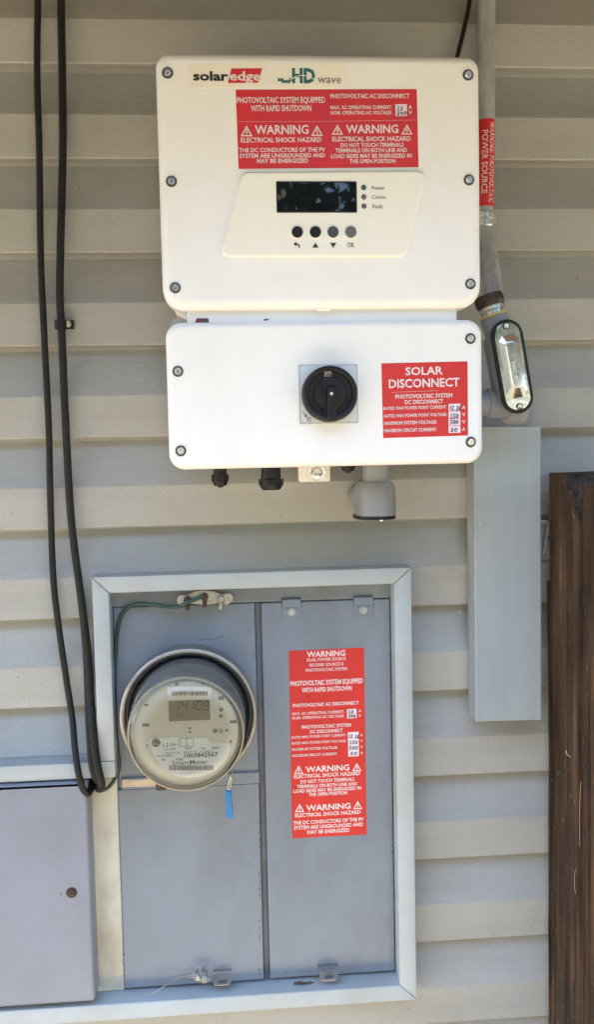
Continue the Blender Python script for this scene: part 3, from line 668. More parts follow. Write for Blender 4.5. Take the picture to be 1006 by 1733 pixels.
# ------------------------------------------------------------------ painted channel cover
dch = .040
x0, x1 = W(804.8, 1000, dch).x, W(917.2, 970, dch).x
zt, zb = W(860, 722.5, dch).z, W(860, 1219.5, dch).z
bm = NB()
prof = [(x0, .0008), (x0, dch-.0012), (x0+.0012, dch), (x1-.0012, dch), (x1, dch-.0012), (x1, .0008)]
nz = 24; rows = []
for j in range(nz+1):
    z = zb+(zt-zb)*j/nz; rows.append([bm.verts.new((x+mnoise.noise((z*3, i*.1, 1))*.0006, -d+mnoise.noise((z*4, 3, i*.2))*.0005, z+(.0012*math.sin(i*1.3) if j in (0, nz) else 0))) for i, (x, d) in enumerate(prof)])
for a, b in zip(rows, rows[1:]):
    for i in range(len(prof)-1): bm.faces.new((a[i], a[i+1], b[i+1], b[i]))
bm.normal_update()
bmesh.ops.solidify(bm, geom=list(bm.faces), thickness=.0012)
chan = build('channel_cover', bm, M['channel'], None, 35, 'long painted box channel covering the conduit beside the wooden fence', 'conduit cover', loc=((x0+x1)/2, -.02, zb))

# ------------------------------------------------------------------ black cables on the left
def pxpath(P, sub=6): return smoothpath([W(x, y, d) for x, y, d in P], sub)
bm = NB(); tube(bm, pxpath([(64,-120,.010), (63.5,0,.009), (62.5,130,.008), (66,250,.008), (68.5,430,.008), (74,560,.008), (82,720,.009), (85,850,.008), (90,980,.008), (99,1060,.009), (112,1150,.010), (122,1215,.012), (126,1260,.030), (131,1300,.044), (139,1332,.046), (148,1343,.043), (154,1336,.032), (156,1322,.012), (158,1305,.006)]), .0045, 10)
build('black_cable', bm, M['rubber'], None, 50, 'slimmer black cable hanging free down the siding without a clip', 'cable', loc=W(140, 1335, .04))
bm = NB(); tube(bm, pxpath([(104,-120,.012), (103,0,.010), (105,120,.010), (106,250,.009), (102.5,400,.009), (101,500,.009), (104,560,.009), (110,700,.009), (118,850,.009), (126,930,.010), (138,1020,.012), (147,1100,.012), (152,1170,.014), (156,1230,.034), (163,1290,.046), (169,1318,.047), (171,1330,.043), (167,1334,.030), (163,1322,.012), (162,1308,.006)]), [.0052]*12+[.0060]*10, 10)
cb2 = build('black_cable', bm, M['rubber'], None, 50, 'thicker black cable held to the siding by a screwed clip', 'cable', loc=W(160, 1325, .04))
bm = NB(); tube(bm, pxpath([(136,1000,.003), (142,1070,.005), (146,1150,.006), (149,1230,.034), (153,1290,.0445), (160,1318,.044), (164,1322,.03), (163,1312,.008)]), .0036, 8)
build('black_cable', bm, M['rubber'], None, 50, 'short thin black cable tucked against the thicker cable at the trim corner', 'cable', loc=W(150, 1300, .04))
cl = thing('cable_clip', 'small black clip with a brass coloured screw pinning the thicker cable', 'clip', W(106, 548, .004))
bm = NB(); x0, x1, z0, z1 = rect(89, 123.5, 541, 555.5, .012)
box(bm, W(107, 548, .01).x, x1, -.0075, -.001, z0, z1, .0008)
for k in range(9):
    pass
cc = W(102.5, 548, .009); prof = [(.0075*math.cos(math.radians(a)), .0075*math.sin(math.radians(a))) for a in range(0, 181, 15)]
pr = [(cc.x+.0082, .001)]+[(cc.x+.0082*math.cos(math.radians(a)), .009+.0078*math.sin(math.radians(a))) for a in range(0, 181, 15)]+[(cc.x-.0095, .001)]
ra = [bm.verts.new((x, -d, z0)) for x, d in pr]; rb = [bm.verts.new((x, -d, z1)) for x, d in pr]
for i in range(len(pr)): bm.faces.new((ra[i], ra[(i+1) % len(pr)], rb[(i+1) % len(pr)], rb[i]))
bm.faces.new(ra[::-1]); bm.faces.new(rb); build('clip_body', bm, M['black'], cl, 30)
bm = NB(); lathe(bm, [(.0050, 0), (.0050, .0012), (.0038, .0024), (.0012, .0026), (0, .0018)], W(114, 548, .0076), n=16); build('screw', bm, simple('brass_screw', (.55,.45,.30), .4, .8, var=.3, scale=400), cl)

# ------------------------------------------------------------------ meter cabinet
DT, DPAN = .036, .004
TX0, TX0i = W(160, 1120, DT).x, W(188.5, 1120, DT).x
TX1i, TX1 = W(672.5, 1330, DT).x, W(701.5, 1330, DT).x
TZ1, TZ1i = W(430, 968.5, DT).z, W(430, 996, DT).z
TZ0i, TZ0 = W(440, 1683, DT).z, W(440, 1710, DT).z
SZ1, SZ0 = W(75, 1294, DT).z, W(75, 1321.5, DT).z
FARX = -1.3
cab = thing('meter_cabinet', 'recessed grey meter cabinet with pale mitred trim and a red warning label', 'electrical cabinet', ((TX0+TX1)/2, 0, TZ0))
def trim_piece(pts):
    bm = NB(); plate(bm, pts, .0015, DT, .0022, 3); bmesh.ops.remove_doubles(bm, verts=bm.verts, dist=1e-6); build('trim_board', bm, M['trim'], cab, 40)
g = .0004
trim_piece([(TX0, TZ1), (TX0i+g, TZ1i), (TX1i-g, TZ1i), (TX1, TZ1)])                                        # top
trim_piece([(TX1i, TZ1i-g), (TX1i, TZ0i+g), (TX1, TZ0+g), (TX1, TZ1-g)])                                   # right
trim_piece([(TX0i, TZ1i-g), (TX0, TZ1-g), (TX0, SZ1+g), (TX0i, SZ1+g)])                                    # left stub
trim_piece([(FARX, SZ1), (FARX, SZ0), (TX0i, SZ0), (TX0i, SZ1)])                                           # step to the left
trim_piece([(FARX, TZ0), (TX1, TZ0), (TX1i, TZ0i), (FARX, TZ0i)])                                          # bottom
def prect(name, x0, x1, y0, y1, d0, d1, mat, bev=.0012, r=.002, parent=None, lab=None):
    bm = NB(); plate(bm, rrect(x0, x1, y0, y1, r, 3), d0, d1, bev, 2); return build(name, bm, mat, parent or cab, 30, label=lab)
prect('back_plate', TX0i-.004, TX1i+.004, TZ0i-.002, TZ1i+.004, .0008, .0022, M['gap'], 0, .0005)
prect('back_plate', FARX, TX0i-.005, TZ0i-.002, SZ0+.004, .0008, .0022, M['strip'], 0, .0005)
hz = W(430, 1019.5, DPAN).z
prect('header_strip', TX0i-.002, TX1i+.002, hz+.0008, TZ1i+.003, .0023, .0075, M['cabinet'])
lp0, lp1 = W(206, 1500, DPAN).x, W(439, 1350, DPAN).x
up0 = W(196, 1150, DPAN).x
zs = W(320, 1329, DPAN).z; zbp = W(325, 1662, DPAN).z
prect('meter_panel', up0, lp1, zs+.0006, hz-.0006, .0023, .0060, M['cabinet'])
prect('side_strip', W(140, 1500, .004).x, lp0-.0008, TZ0i+.0005, SZ0-.001, .0023, .0048, M['strip'])
prect('lower_cover', lp0, lp1, zbp, zs-.0006, .0023, .0088, M['cabinet'])
# folded lip with worn paint along the seam
x0, x1, z0, z1 = rect(206, 439, 1312, 1331.5, .0095)
prect('seam_lip', x0-.001, x1+.0005, z0, z1, .0062, .0098, M['cabinet'])
bm = NB(); o = [W(x, y, .0103) for x, y in ((207,1332.5), (250,1331), (292,1330), (303,1322), (290,1317), (262,1316), (240,1320), (207,1320))]
plate(bm, [(p.x, p.z) for p in o], .0098, .0101); build('worn_patch', bm, M['bare'], cab, 0)
dr0, dr1 = W(449.5, 1330, .006).x, W(664.5, 1330, .006).x
zbd = W(557, 1649, .006).z
prect('door_panel', dr0, dr1, zbd, hz-.0008, .0023, .0075, M['cabinet'], .0015)
prect('divider_strip', lp1+.0012, dr0-.0016, zbd+.004, hz-.001, .0023, .0036, M['gap'], .0003, .0006)
# hinge tabs
for (xa, xb, ya, yb) in ((477, 510.5, 1012, 1045.5), (598.5, 632, 1008.5, 1042)):
    x0, x1, z0, z1 = rect(xa, xb, ya, yb, .010)
    zm = z0+(z1-z0)*.52
    tb = prect('hinge_tab', x0, x1, z0, zm-.0003, .0074, .0092, M['cabinet'], .0005, .0012)
    prect('tab_fold', x0+.0008, x1-.0008, zm, z1-.0018, .0074, .0122, M['cabinet'], .0010, .0015)
    prect('tab_slot', x0-.0006, x1+.0006, z1-.0017, z1+.0006, .0072, .0084, M['gap'], 0, .0003)
    c = W((xa+xb)/2, yb-10, .0092); bm = NB(); lathe(bm, [(.0058, 0), (.0058, .0012), (.0042, .0014), (.0042, .004), (.0034, .0046), (0, .0046)], c, n=18)
    box(bm, c.x-.0030, c.x+.0030, c.y-.0050, c.y-.0044, c.z-.0005, c.z+.0005); build('tab_screw', bm, M['galv'], cab)
# hasp tabs at the bottom
def hasp(x, y, w):
    c = W(x, y, .022); k = PXS(x, y, .02)
    bm = NB(); P = rpoly([(-w/2*k, -.011), (w/2*k, -.011), (w/2*k, .006), (-w/2*k, .006)], [.007, .007, .001, .001], 5)
    Vt = [bm.verts.new((c.x+u, c.y-.0+v*.0-(-v), c.z+v*.25+.0)) for u, v in P]
    bm.faces.new(Vt); bm.normal_update(); bmesh.ops.solidify(bm, geom=list(bm.faces), thickness=.0016)
    h = build('hasp_tab', bm, M['tin'], cab, 30)
    bm = NB(); q = [bm.verts.new((c.x+u, c.y+v+.0, c.z+v*.25+.0012)) for u, v in ((-.006,-.008), (.006,-.008), (.006,-.004), (-.006,-.004))]; bm.faces.new(q); build('hasp_slot', bm, M['gap'], h, 0)
    bm = NB(); box(bm, c.x-w/2*k-.0012, c.x+w/2*k+.0012, -.0092, -.0074, c.z+.0030, c.z+.0062); build('hasp_opening', bm, M['gap'], cab, 0)
hasp(376, 1656, 30); hasp(557, 1648, 32)
# stain marks and hairline on the meter panel
bm = keep(NB()); stroke(bm, [(336,1084), (350,1081.5), (362,1082.5), (370,1078), (378,1076)], 1.1, .0064); build('scratch', bm, M['gap'], cab, 0)
# door warning label
red_label(cab, [(495,1419), (621,1412), (616.5,1096), (489,1101.5)], .0077, [
 ('WARNING', 520,585,1110.8,9), ('DUAL POWER SOURCE', 520,586,1118.2,5), ('SECOND SOURCE IS', 524,582,1127,5), ('PHOTOVOLTAIC SYSTEM', 518,588,1135.5,5),
 ('PHOTOVOLTAIC SYSTEM EQUIPPED', 492,615,1158.5,8), ('WITH RAPID SHUTDOWN', 511.5,596,1170,7.5), ('PHOTOVOLTAIC AC DISCONNECT', 496,608,1194.5,5.6),
 ('MAX. AC OPERATING CURRENT:', 495,583,1208.5,4.6), ('NOM. OPERATING AC VOLTAGE:', 495,583,1215.8,4.6), ('A', 607,612,1205.5,4.6), ('V', 607,612,1213.3,4.6),
 ('PHOTOVOLTAIC SYSTEM', 511,595,1231.5,5.6), ('DC DISCONNECT', 525,581,1240,5.6), ('RATED MAX POWER POINT CURRENT:', 494,586,1248,4.2), ('RATED MAX POWER POINT VOLTAGE:', 494,586,1258,4.2),
 ('MAXIMUM SYSTEM VOLTAGE:', 494.5,572,1269,4.4), ('MAXIMUM CIRCUIT CURRENT:', 495,571,1279.5,4.4), ('A', 610,614.5,1246,4.4), ('V', 610,614.5,1256,4.4), ('V', 610.2,614.7,1266.3,4.4), ('A', 610.4,615,1276.3,4.4),
 ('WARNING', 518,592,1305.3,9.6), ('ELECTRICAL SHOCK HAZARD', 498,610,1314.5,6.1), ('DO NOT TOUCH TERMINALS', 509,600,1323.5,5.5), ('TERMINALS ON BOTH LINE AND', 503,605,1331.5,5.5), ('LOAD SIDES MAY BE ENERGIZED IN', 497,612,1339,5.5), ('THE OPEN POSITION', 523,588,1346,5.5),
 ('WARNING', 519,594,1370.3,9.6), ('ELECTRICAL SHOCK HAZARD', 500,611,1380,6.1), ('THE DC CONDUCTORS OF THE PV', 497,616,1392.5,6), ('SYSTEM ARE UNGROUNDED AND', 498,615,1401,6), ('MAY BE ENERGIZED', 521,592,1409.5,6)],
 [(506,1303,17), (604.5,1298.5,17), (507.5,1367.7,17), (606,1362.5,17)],
 [([(588.2,1216), (604.2,1215), (603.8,1199.5), (587.8,1200.5)], [('32', 588.5,599,1202.5,1207.5), ('240', 589.5,602,1209.5,1214.5)], []),
  ([(590,1280.5), (608,1279.5), (607.5,1238.3), (589.3,1239.3)], [('12.26', 589.5,608,1243.5,1249.5), ('350', 590.5,605.5,1253.5,1259), ('500', 590,606,1263,1268.5), ('20', 592,605,1272.5,1278)], [])])

# bonding bracket and green wire
bb = thing('bonding_bracket', 'small winged metal bonding bracket with corroded screws on the cabinet header', 'bracket', W(346, 1027, .008))
bm = NB(); o = [W(x, y, .026) for x, y in ((299,1016), (302,1023), (310,1025), (325,1022), (345,1024.5), (368,1022), (385,1023.5), (394,1018), (394.5,1009), (389,1004), (376,1006.5), (362,1000.5), (345,998.5), (330,1000.5), (316,1007), (303,1007.5))]
o = [(p.x, p.z) for p in o]; plate(bm, o, .0235, .0262, .0008, 2); build('bracket_plate', bm, M['tin'], bb, 40)
bm = NB(); a = W(346, 1008, .02); box(bm, a.x-.012, a.x+.012, -.0234, -.0076, a.z-.006, a.z+.006, .001); build('standoff', bm, M['tin'], bb)
for x, y, mt in ((317.5, 1015, 'rust'), (346, 1010, 'rust'), (373.5, 1014, 'tin')):
    bm = NB(); c = W(x, y, .0262); lathe(bm, [(.0055, 0), (.0055, .0035), (.0042, .0052), (0, .0052)], c, n=14); box(bm, c.x-.005, c.x+.005, c.y-.0056, c.y-.0048, c.z-.0006, c.z+.0006)
    lathe(bm, [(.0030, -.014), (.0030, -.004)], (c.x+.001, c.y-.002, c.z), (.1,-.1,1), 8); build('screw', bm, M[mt], bb)
bm = NB(); tube(bm, pxpath([(344,1008,.033), (332,1014,.034), (318,1019,.033), (305,1026,.027), (285,1027,.020), (255,1023,.018), (232,1022,.016), (213,1031,.014), (202,1050,.012), (196.5,1085,.011), (193.5,1150,.011), (194.5,1220,.011), (198,1265,.011), (201,1292,.012), (198,1310,.014), (186,1330,.016), (172,1338,.018), (164,1338,.020)]), .0027, 8)
build('green_wire', bm, M['green'], None, 50, 'green earth wire curving from the bonding bracket down beside the meter', 'wire', loc=W(196, 1300, .01))

# ------------------------------------------------------------------ meter
dR = .046
rc = W(319.5, 1213, dR); RR = 116.5*PXS(319, 1213, dR)
met = thing('electric_meter', 'round electric smart meter with grey display under a clear cover', 'electric meter', (rc.x, -.006, rc.z-RR))
C0 = Vector((rc.x, 0, rc.z))
bm = NB(); lathe(bm, [(RR*.985, .0062), (RR*.99, dR-.008), (RR, dR-.006), (RR, dR-.001), (RR*.985, dR), (RR*.955, dR), (RR*.935, dR-.003), (RR*.93, .012)], C0, n=72, capped=False); build('socket_ring', bm, M['ringm'], met, 30)
bm = NB(); lathe(bm, [(RR*.93, .0064), (RR*.93, dR-.012), (RR*.89, dR-.010), (RR*.88, .02)], C0, n=64); build('inner_seat', bm, M['gap'], met, 30)
dF = .122
RB, RF = RR*.865, RR*.785
bm = NB(); lathe(bm, [(RB-.002, .02), (RB-.004, dR), (RF-.0015, dF-.012), (RF-.006, dF-.007), (RF-.006, .03)], C0, n=64); build('inner_drum', bm, M['meterbody'], met, 30)
fc = None
bm = NB(); lathe(bm, [(RF-.0055, dF-.006), (RF-.0065, dF-.004), (0, dF-.004)], C0, n=64); face = build('face_plate', bm, M['face'], met, 30)
bm = NB(); lathe(bm, [(RB+.003, dR-.009), (RB, dR-.004), (RB-.001, dR+.004), (RF+.0015, dF-.006), (RF, dF+.002), (RF-.003, dF+.0062), (RF-.0065, dF+.0075), (RF-.010, dF+.0068), (0, dF+.0072)], C0, n=72, capped=False); build('clear_cover', bm, M['clear'], met, 40)
bm = NB(); lathe(bm, [(RF+.0002, dF-.0035), (RF+.0018, dF-.001), (RF+.0004, dF+.003), (RF-.0015, dF+.0035)], C0, n=72, capped=False); build('rim_band', bm, simple('olive_rim', (.30,.275,.19), .35, var=.1), met, 40)
F = dF-.0036
def fquad(name, x0, x1, y0, y1, mat, lift=0, par=None):
    bm = keep(NB()); quadpx(bm, [(x0,y1), (x1,y1), (x1,y0), (x0,y0)], F+lift); return build(name, bm, mat, par or face, 0)
x0, x1, z0, z1 = rect(285.5, 355.5, 1185, 1219.5, F)
bm = NB(); plate(bm, rrect(x0, x1, z0, z1, .001, 2), F-.0003, F+.0004); dsp = build('display', bm, M['meterlcd'], face, 0)
bm = keep(NB())
SEG = {'0': 'abcdef', '1': 'bc', '4': 'fgbc', '9': 'abcdfg', '8': 'abcdefg', '7': 'abc', '-': 'g'}
def seven(ch, x, y, w, h, lw):
    sl = w*.12
    P = {'tl': (x+sl, y), 'tr': (x+w+sl, y), 'ml': (x+sl/2, y+h/2), 'mr': (x+w+sl/2, y+h/2), 'bl': (x, y+h), 'br': (x+w, y+h)}
    E_ = {'a': ('tl','tr'), 'b': ('tr','mr'), 'c': ('mr','br'), 'd': ('bl','br'), 'e': ('ml','bl'), 'f': ('tl','ml'), 'g': ('ml','mr')}
    for i, s_ in enumerate(SEG[ch]):
        a, b = Vector(P[E_[s_][0]]), Vector(P[E_[s_][1]]); t = (b-a).normalized()*.5
        stroke(bm, [tuple(a+t), tuple(b-t)], lw, F+.0008+.00002*i)
for ch, x, w in zip('14109', (294.5, 307.5, 320, 332.5, 344), (7.5, 8.5, 7.5, 8, 8)): seven(ch, x, 1187.5, w, 13.5, 1.6)
for ch, x in zip('081-', (298, 304.5, 312, 323)): seven(ch, x, 1207.5, 4, 6.5, .8)
build('display_digits', bm, simple('lcd_segment', (.045,.038,.028), .4), face, 0)
fquad('barcode_sticker', 283, 358, 1162.5, 1184, M['label_white'], .0003)
def barcode(x0, x1, y0, y1, mat, lift):
    bm = keep(NB()); x = x0
    while x < x1:
        w = random.choice((.7, .9, 1.4, 1.8)); quadpx(bm, [(x,y1), (min(x1, x+w),y1), (min(x1, x+w),y0), (x,y0)], F+lift); x += w+random.choice((.5, .8, 1.1))
    build('barcode', bm, mat, face, 0)
barcode(291, 352, 1170, 1177, M['gtext'], .0007)
lpx = [(253,1249.5), (256,1268), (264,1285), (277,1300), (295,1311.5), (317,1316.5), (342,1314), (362,1306), (377,1294), (386,1281), (390.5,1266), (388,1258.5), (380,1257), (355,1256.3), (351.5,1248.5), (300,1247.5)]
bm = keep(NB()); quadpx(bm, lpx, F+.0003); build('data_label', bm, M['label_white'], face, 0)
bm = keep(NB())
def ft(s_, a, b, y, cap, bold=.004): text(bm, s_, a, b, y, cap, F+.0008, bold=bold)
ft('I-210+', 276,299,1263.5,6.5); ft('CL 200', 279,297,1269.5,4); ft('240V', 312,325,1268.5,4); ft('3W', 340,348,1268.5,4); ft('FM2S', 359,373,1267.5,4); ft('60HZ 30TA 1.0Kh', 280,362,1273.8,2.4)
ft('AW AX MOV', 264,293,1281,4); ft('SB', 273,280,1287.5,4); ft('SmartMeter', 291,351.5,1294,8, .006)
text(bm, '1003842567', 312,369,1281,7, F+.0008, bold=.030); ft('PG&E', 298,310,1287,4,.02)
build('label_lettering', bm, M['gtext'], face, 0)
bm = keep(NB())
for i, (x, y) in enumerate(((268,1256.5), (275,1254), (281,1252))): pass
for pp in ([(302,1249.5), (327,1249.5)], [(302,1263), (327,1263)], [(302,1249.5), (302,1263)], [(327,1249.5), (327,1263)]): stroke(bm, pp, .7, F+.0008)
for x, y in ((305,1254), (305,1259), (316,1252), (316,1256.5), (316,1260.5)): quadpx(bm, [(x-1,y+1), (x+1,y+1), (x+1,y-1), (x-1,y-1)], F+.00085)
build('wiring_diagram', bm, M['gtext'], face, 0)
barcode(286, 361, 1295.5, 1303.5, M['gtext'], .0008)
c = W(264, 1257, F+.0005); k = PXS(264, 1257, F)
bm = NB(); lathe(bm, [(7.6*k, 0), (7.5*k, .0004), (0, .0004)], c, n=28); build('round_emblem', bm, M['btext'], face, 0)
bm = keep(NB()); ring = [(264+6.3*math.cos(a*math.pi/12), 1257+6.3*math.sin(a*math.pi/12)) for a in range(25)]; stroke(bm, ring, .7, F+.0013)
stroke(bm, [(263,1253), (260.5,1254), (259.5,1257), (261,1260), (263.5,1259.5), (263.5,1257), (261.5,1257)], .9, F+.0013)
stroke(bm, [(268,1253), (265.5,1254), (266.5,1256.5), (265,1258.5), (266,1260.5), (268.7,1259.5)], .9, F+.0013); build('emblem_script', bm, M['sticker'], face, 0)
for (x, y, w, h) in ((299,1157.5,5,4), (342.5,1157,5,4), (247.5,1193,7,3.5), (246.5,1227,11.5,5), (374.5,1181.5,9,6), (394,1188.5,8,4), (395,1221.5,11,5), (248.5,1262,2.5,4), (321.5,1232.5,4,3), (321.5,1239,4,3)):
    fquad('face_slot', x-w/2, x+w/2, y-h/2, y+h/2, M['gtext'], .0006)
for (x, y, r) in ((374.3,1201,3.4), (374,1212,3.4), (364,1237,3.9), (373.8,1237,3.9), (384,1235.8,2), (391,1255,2.2)):
    bm = NB(); c = W(x, y, F); k = PXS(x, y, F); lathe(bm, [(r*k, 0), (r*k, .0006), (r*k*.6, .0010), (0, .0006)], c, n=16); build('sensor_port', bm, M['gtext'] if x != 373.8 else M['tin'], face, 40)
# ring latch and blue seal
bm = NB(); a = W(322, 1338, dR-.004); box(bm, a.x-.011, a.x+.011, a.y-.000, a.y+.010, a.z-.001, a.z+.008, .001); build('ring_latch', bm, M['pvc'], met)
bm = NB(); a = W(272, 1328, .03); box(bm, a.x-.006, a.x+.008, -.040, -.02, a.z-.005, a.z+.006, .0015); build('ring_screw_lug', bm, M['rust'], met)
tg = thing('seal_tag', 'bright blue plastic seal tag hanging by wire under the round meter', 'seal tag', W(388, 1386, .05))
x0, x1, z0, z1 = rect(381.5, 394, 1338, 1385, .052)
bm = NB(); plate(bm, rpoly([(x0+.0012,z0), (x1+.0005,z0+.0008), (x1-.0012,z1), (x0,z1)], .0012, 3), .047, .0535, .0012, 3); build('tag_body', bm, M['blue'], tg)
bm = keep(NB()); stroke(bm, [(386.5,1357), (387.2,1368)], 2.2, .0537); build('tag_mark', bm, M['gtext'], tg, 0)
bm = NB(); tube(bm, pxpath([(393.5,1300,.046), (390,1315,.05), (386,1330,.05), (385,1340,.05)]), .0009, 6); tube(bm, pxpath([(393.5,1302,.046), (392,1318,.05), (390.5,1332,.05), (390,1340,.05)]), .0009, 6); tube(bm, pxpath([(381,1339,.05), (388,1335.5,.052), (391,1338,.05)]), .0008, 6); build('tag_wire', bm, M['steel'], tg)

# ------------------------------------------------------------------ left box
dB = .042
bx1 = W(154, 1510, dB).x; bz1 = W(75, 1325, dB).z; bz0 = W(75, 1701.5, dB).z
lbox = thing('utility_box', 'plain blue grey utility box with one rusty screw left of the meter', 'utility box', (bx1-.2, -.01, bz0))
bz1 = SZ0-.0022
bm = NB(); plate(bm, rrect(bx1-.46, bx1, bz0, bz1, [.006,.006,.002,.002], 5), .006, dB, .0055, 5); build('box_lid', bm, M['cabinet2'], lbox, 40)
bm = NB(); c = W(121, 1510.5, dB); lathe(bm, [(.0082, -.0004), (.0072, .0006), (.0058, .0002), (.0050, .0002), (.0048, .0022), (.0035, .0030), (0, .0030)], c, n=18); box(bm, c.x-.004, c.x+.004, c.y-.0036, c.y-.0029, c.z-.0008, c.z+.0008); build('lid_screw', bm, M['rust'], lbox)
bm = NB(); lathe(bm, [(.0022, -.0002), (.0020, .0004), (0, .0002)], W(103, 1513, dB), n=10); build('lid_dimple', bm, M['gtext'], lbox)
# lead seal and wires on the sill
sl = thing('wire_seal', 'twisted wire with a crimped lead seal on the cabinet sill', 'wire seal', W(347, 1668, .026))
bm = NB(); lathe(bm, [(0, -.003), (.0042, -.0022), (.0052, 0), (.0042, .0022), (0, .003)], W(346, 1657, .030), (.3,-.8,.4), 14); build('seal_disc', bm, M['tin'], sl)
bm = NB(); lathe(bm, [(0, -.003), (.0042, -.0022), (.0050, 0), (.0040, .0022), (0, .003)], W(335, 1655, .028), (-.6,-.6,.3), 14); build('seal_disc', bm, M['tin'], sl)
bm = NB()
for q in range(4):
    j = lambda: random.uniform(-4, 4)
    tube(bm, pxpath([(345+j(),1640+j()/2,.010), (354+j(),1646+j(),.022), (353+j(),1658+j(),.028), (342+j(),1660+j(),.03), (330+j(),1650+j(),.026), (338+j(),1641+j(),.016)]), .0007, 5)
tube(bm, pxpath([(330,1652,.020), (312,1650,.014), (290,1661,.022), (268,1675,.030), (252,1683,.034)]), .0007, 5)
tube(bm, pxpath([(330,1655,.020), (305,1653,.016), (285,1665,.026), (262,1678,.032)]), .0006, 5)
build('twisted_wire', bm, M['tin'], sl)
# dry leaf bits
for (x, y, w, lab) in ((512, 1659, 30, 'curled dry brown leaf lying on the cabinet sill'), (527, 1664, 9, 'tiny dry leaf crumb on the cabinet sill beside the curled leaf')):
    bm = NB(); c = W(x, y, .020); k = PXS(x, y, .02); P = []
    for i in range(9):
        u = i/8; wd = math.sin(u*math.pi)**.7*.16+.01
        P.append([bm.verts.new((c.x+(u-.5)*w*k, -.020+sgn*wd*w*k*.8, TZ0i+.0012+.003*sgn*sgn*(.5+.5*math.sin(u*4+sgn))+random.uniform(0, .001))) for sgn in (-1, -.4, .4, 1)])
    for a, b in zip(P, P[1:]):
        for q in range(3): bm.faces.new((a[q], a[q+1], b[q+1], b[q]))
    bmesh.ops.solidify(bm, geom=list(bm.faces), thickness=.0005); build('dry_leaf', bm, M['debris'], None, 60, lab, 'leaf', loc=(c.x, -.02, TZ0i))

# ------------------------------------------------------------------ fence on the right
FX = W(934, 1200, .03).x
ztop = W(945, 801, .06).z
fence = thing('wooden_fence', 'weathered dark brown wooden fence end standing against the siding', 'fence', (FX+.05, -.1, 0))
def plank(name, xa, xb, da, db, zt_, mat, seed, cut=None):
    bm = NB(); nz = 70; na = 22; rows = []
    ring = [(xa, da+(db-da)*i/na) for i in range(na+1)]+[(xa+(xb-xa)*i/8, db) for i in range(1, 9)]+[(xb, db+(da-db)*i/3) for i in range(1, 4)]+[(xb+(xa-xb)*i/3, da) for i in range(1, 3)]
    for j in range(nz+1):
        z = zt_*j/nz; row = []
        for i, (x, d) in enumerate(ring):
            g_ = mnoise.noise((z*.9, i*.83, seed))*.0026+mnoise.noise((z*2.2, i*.31, seed+3))*.003+mnoise.noise((z*14, i*1.9, seed))*.0009
            if mnoise.noise((z*.5, i*1.37, seed+20)) > .38: g_ += .0035
            row.append(bm.verts.new((x+g_ if i <= na else x+g_*.3, -(d-(g_ if i > na else 0)), z+(mnoise.noise((i*1.7, seed, 0))*.004 if j == nz else 0))))
        rows.append(row)
    n_ = len(ring)
    for a, b in zip(rows, rows[1:]):
        for i in range(n_): bm.faces.new((a[i], a[(i+1) % n_], b[(i+1) % n_], b[i]))
    bm.faces.new(rows[-1]); bm.faces.new(rows[0][::-1])
    if cut:
        r = bmesh.ops.bisect_plane(bm, geom=list(bm.verts)+list(bm.edges)+list(bm.faces), plane_co=cut[0], plane_no=cut[1], clear_outer=True)
        ed = [e for e in r['geom_cut'] if isinstance(e, bmesh.types.BMEdge)]
        ff = bmesh.ops.contextual_create(bm, geom=ed)['faces']
        for f in ff: f.material_index = 1
    build(name, bm, mat, fence, 40)
pa = W(958, 801, .08); pb = W(974, 856, .115); A_ = Vector((FX, -.083, ztop)); B_ = Vector((FX, -.116, ztop-.045)); C_ = Vector((FX+.07, -.110, ztop))
nn = (B_-A_).cross(C_-A_).normalized()
if nn.dot(Vector((-1, -1, .5))) < 0: nn = -nn
plank('post', FX, FX+.10, .030, .135, ztop, [M['wood'], M['woodgrey']], 3, (A_, nn))
plank('board', FX+.002, FX+.05, .1375, .245, W(990, 820, .14).z, M['wood'], 11)
plank('board', FX+.004, FX+.05, .2475, .355, W(990, 820, .14).z-.006, M['wood'], 17)
plank('board', W(929, 1200, .016).x, FX+.03, .016, .0285, W(932, 985, .028).z, M['wood'], 23)
lt = thing('gate_latch', 'small weathered metal latch plate squeezed between channel and fence', 'latch', W(925, 945, .004))
x0, x1, z0, z1 = rect(912, 938, 885, 946, .005)
bm = NB(); plate(bm, rrect(x0, x1, z0, z1, .002, 2), .001, .0055, .0006, 2); build('latch_plate', bm, simple('pale_weathered_plate', (.42,.41,.40), .55, .2, var=.2, scale=90), lt)
bm = NB(); lathe(bm, [(.0036, 0), (.0034, .0004), (0, .0004)], W(931.5, 911, .0056), n=14); build('latch_hole', bm, M['gap'], lt)
bm = NB(); tube(bm, pxpath([(917,882,.012), (926,883,.014), (927.5,892,.016), (924.5,915,.016), (920.5,937,.014)]), .0022, 8); build('latch_strap', bm, M['galv'], lt)
# cobwebs and chalky flecks caught on the fence
for i, (pts, lab) in enumerate((([(986,1322,.138), (984.5,1345,.138), (983.5,1380,.138), (984,1432,.138)], 'long pale straw of cobweb hanging on the fence board'),
      ([(978,1470,.13), (970,1478,.13), (968,1490,.13), (971,1502,.13), (977,1512,.13)], 'curled pale cobweb loop on the fence post'),
      ([(957,1270,.10), (962,1276,.10), (968,1281,.10)], 'short pale wood sliver sticking out of the fence post'),
      ([(972,868,.117), (974,874,.117), (975,877,.117)], 'white chalky fleck near the top of the fence post'))):
    bm = NB(); P = [W(x, y, d) for x, y, d in pts]
    for p in P: p.x = max(min(p.x, FX+.004), FX-.004)-.0012
    tube(bm, smoothpath(P, 4), .00025 if i != 2 else .0006, 5); build('cobweb' if i in (0, 1) else 'pale_fleck', bm, M['web'], None, 50, lab, 'cobweb' if i in (0, 1) else 'fleck')
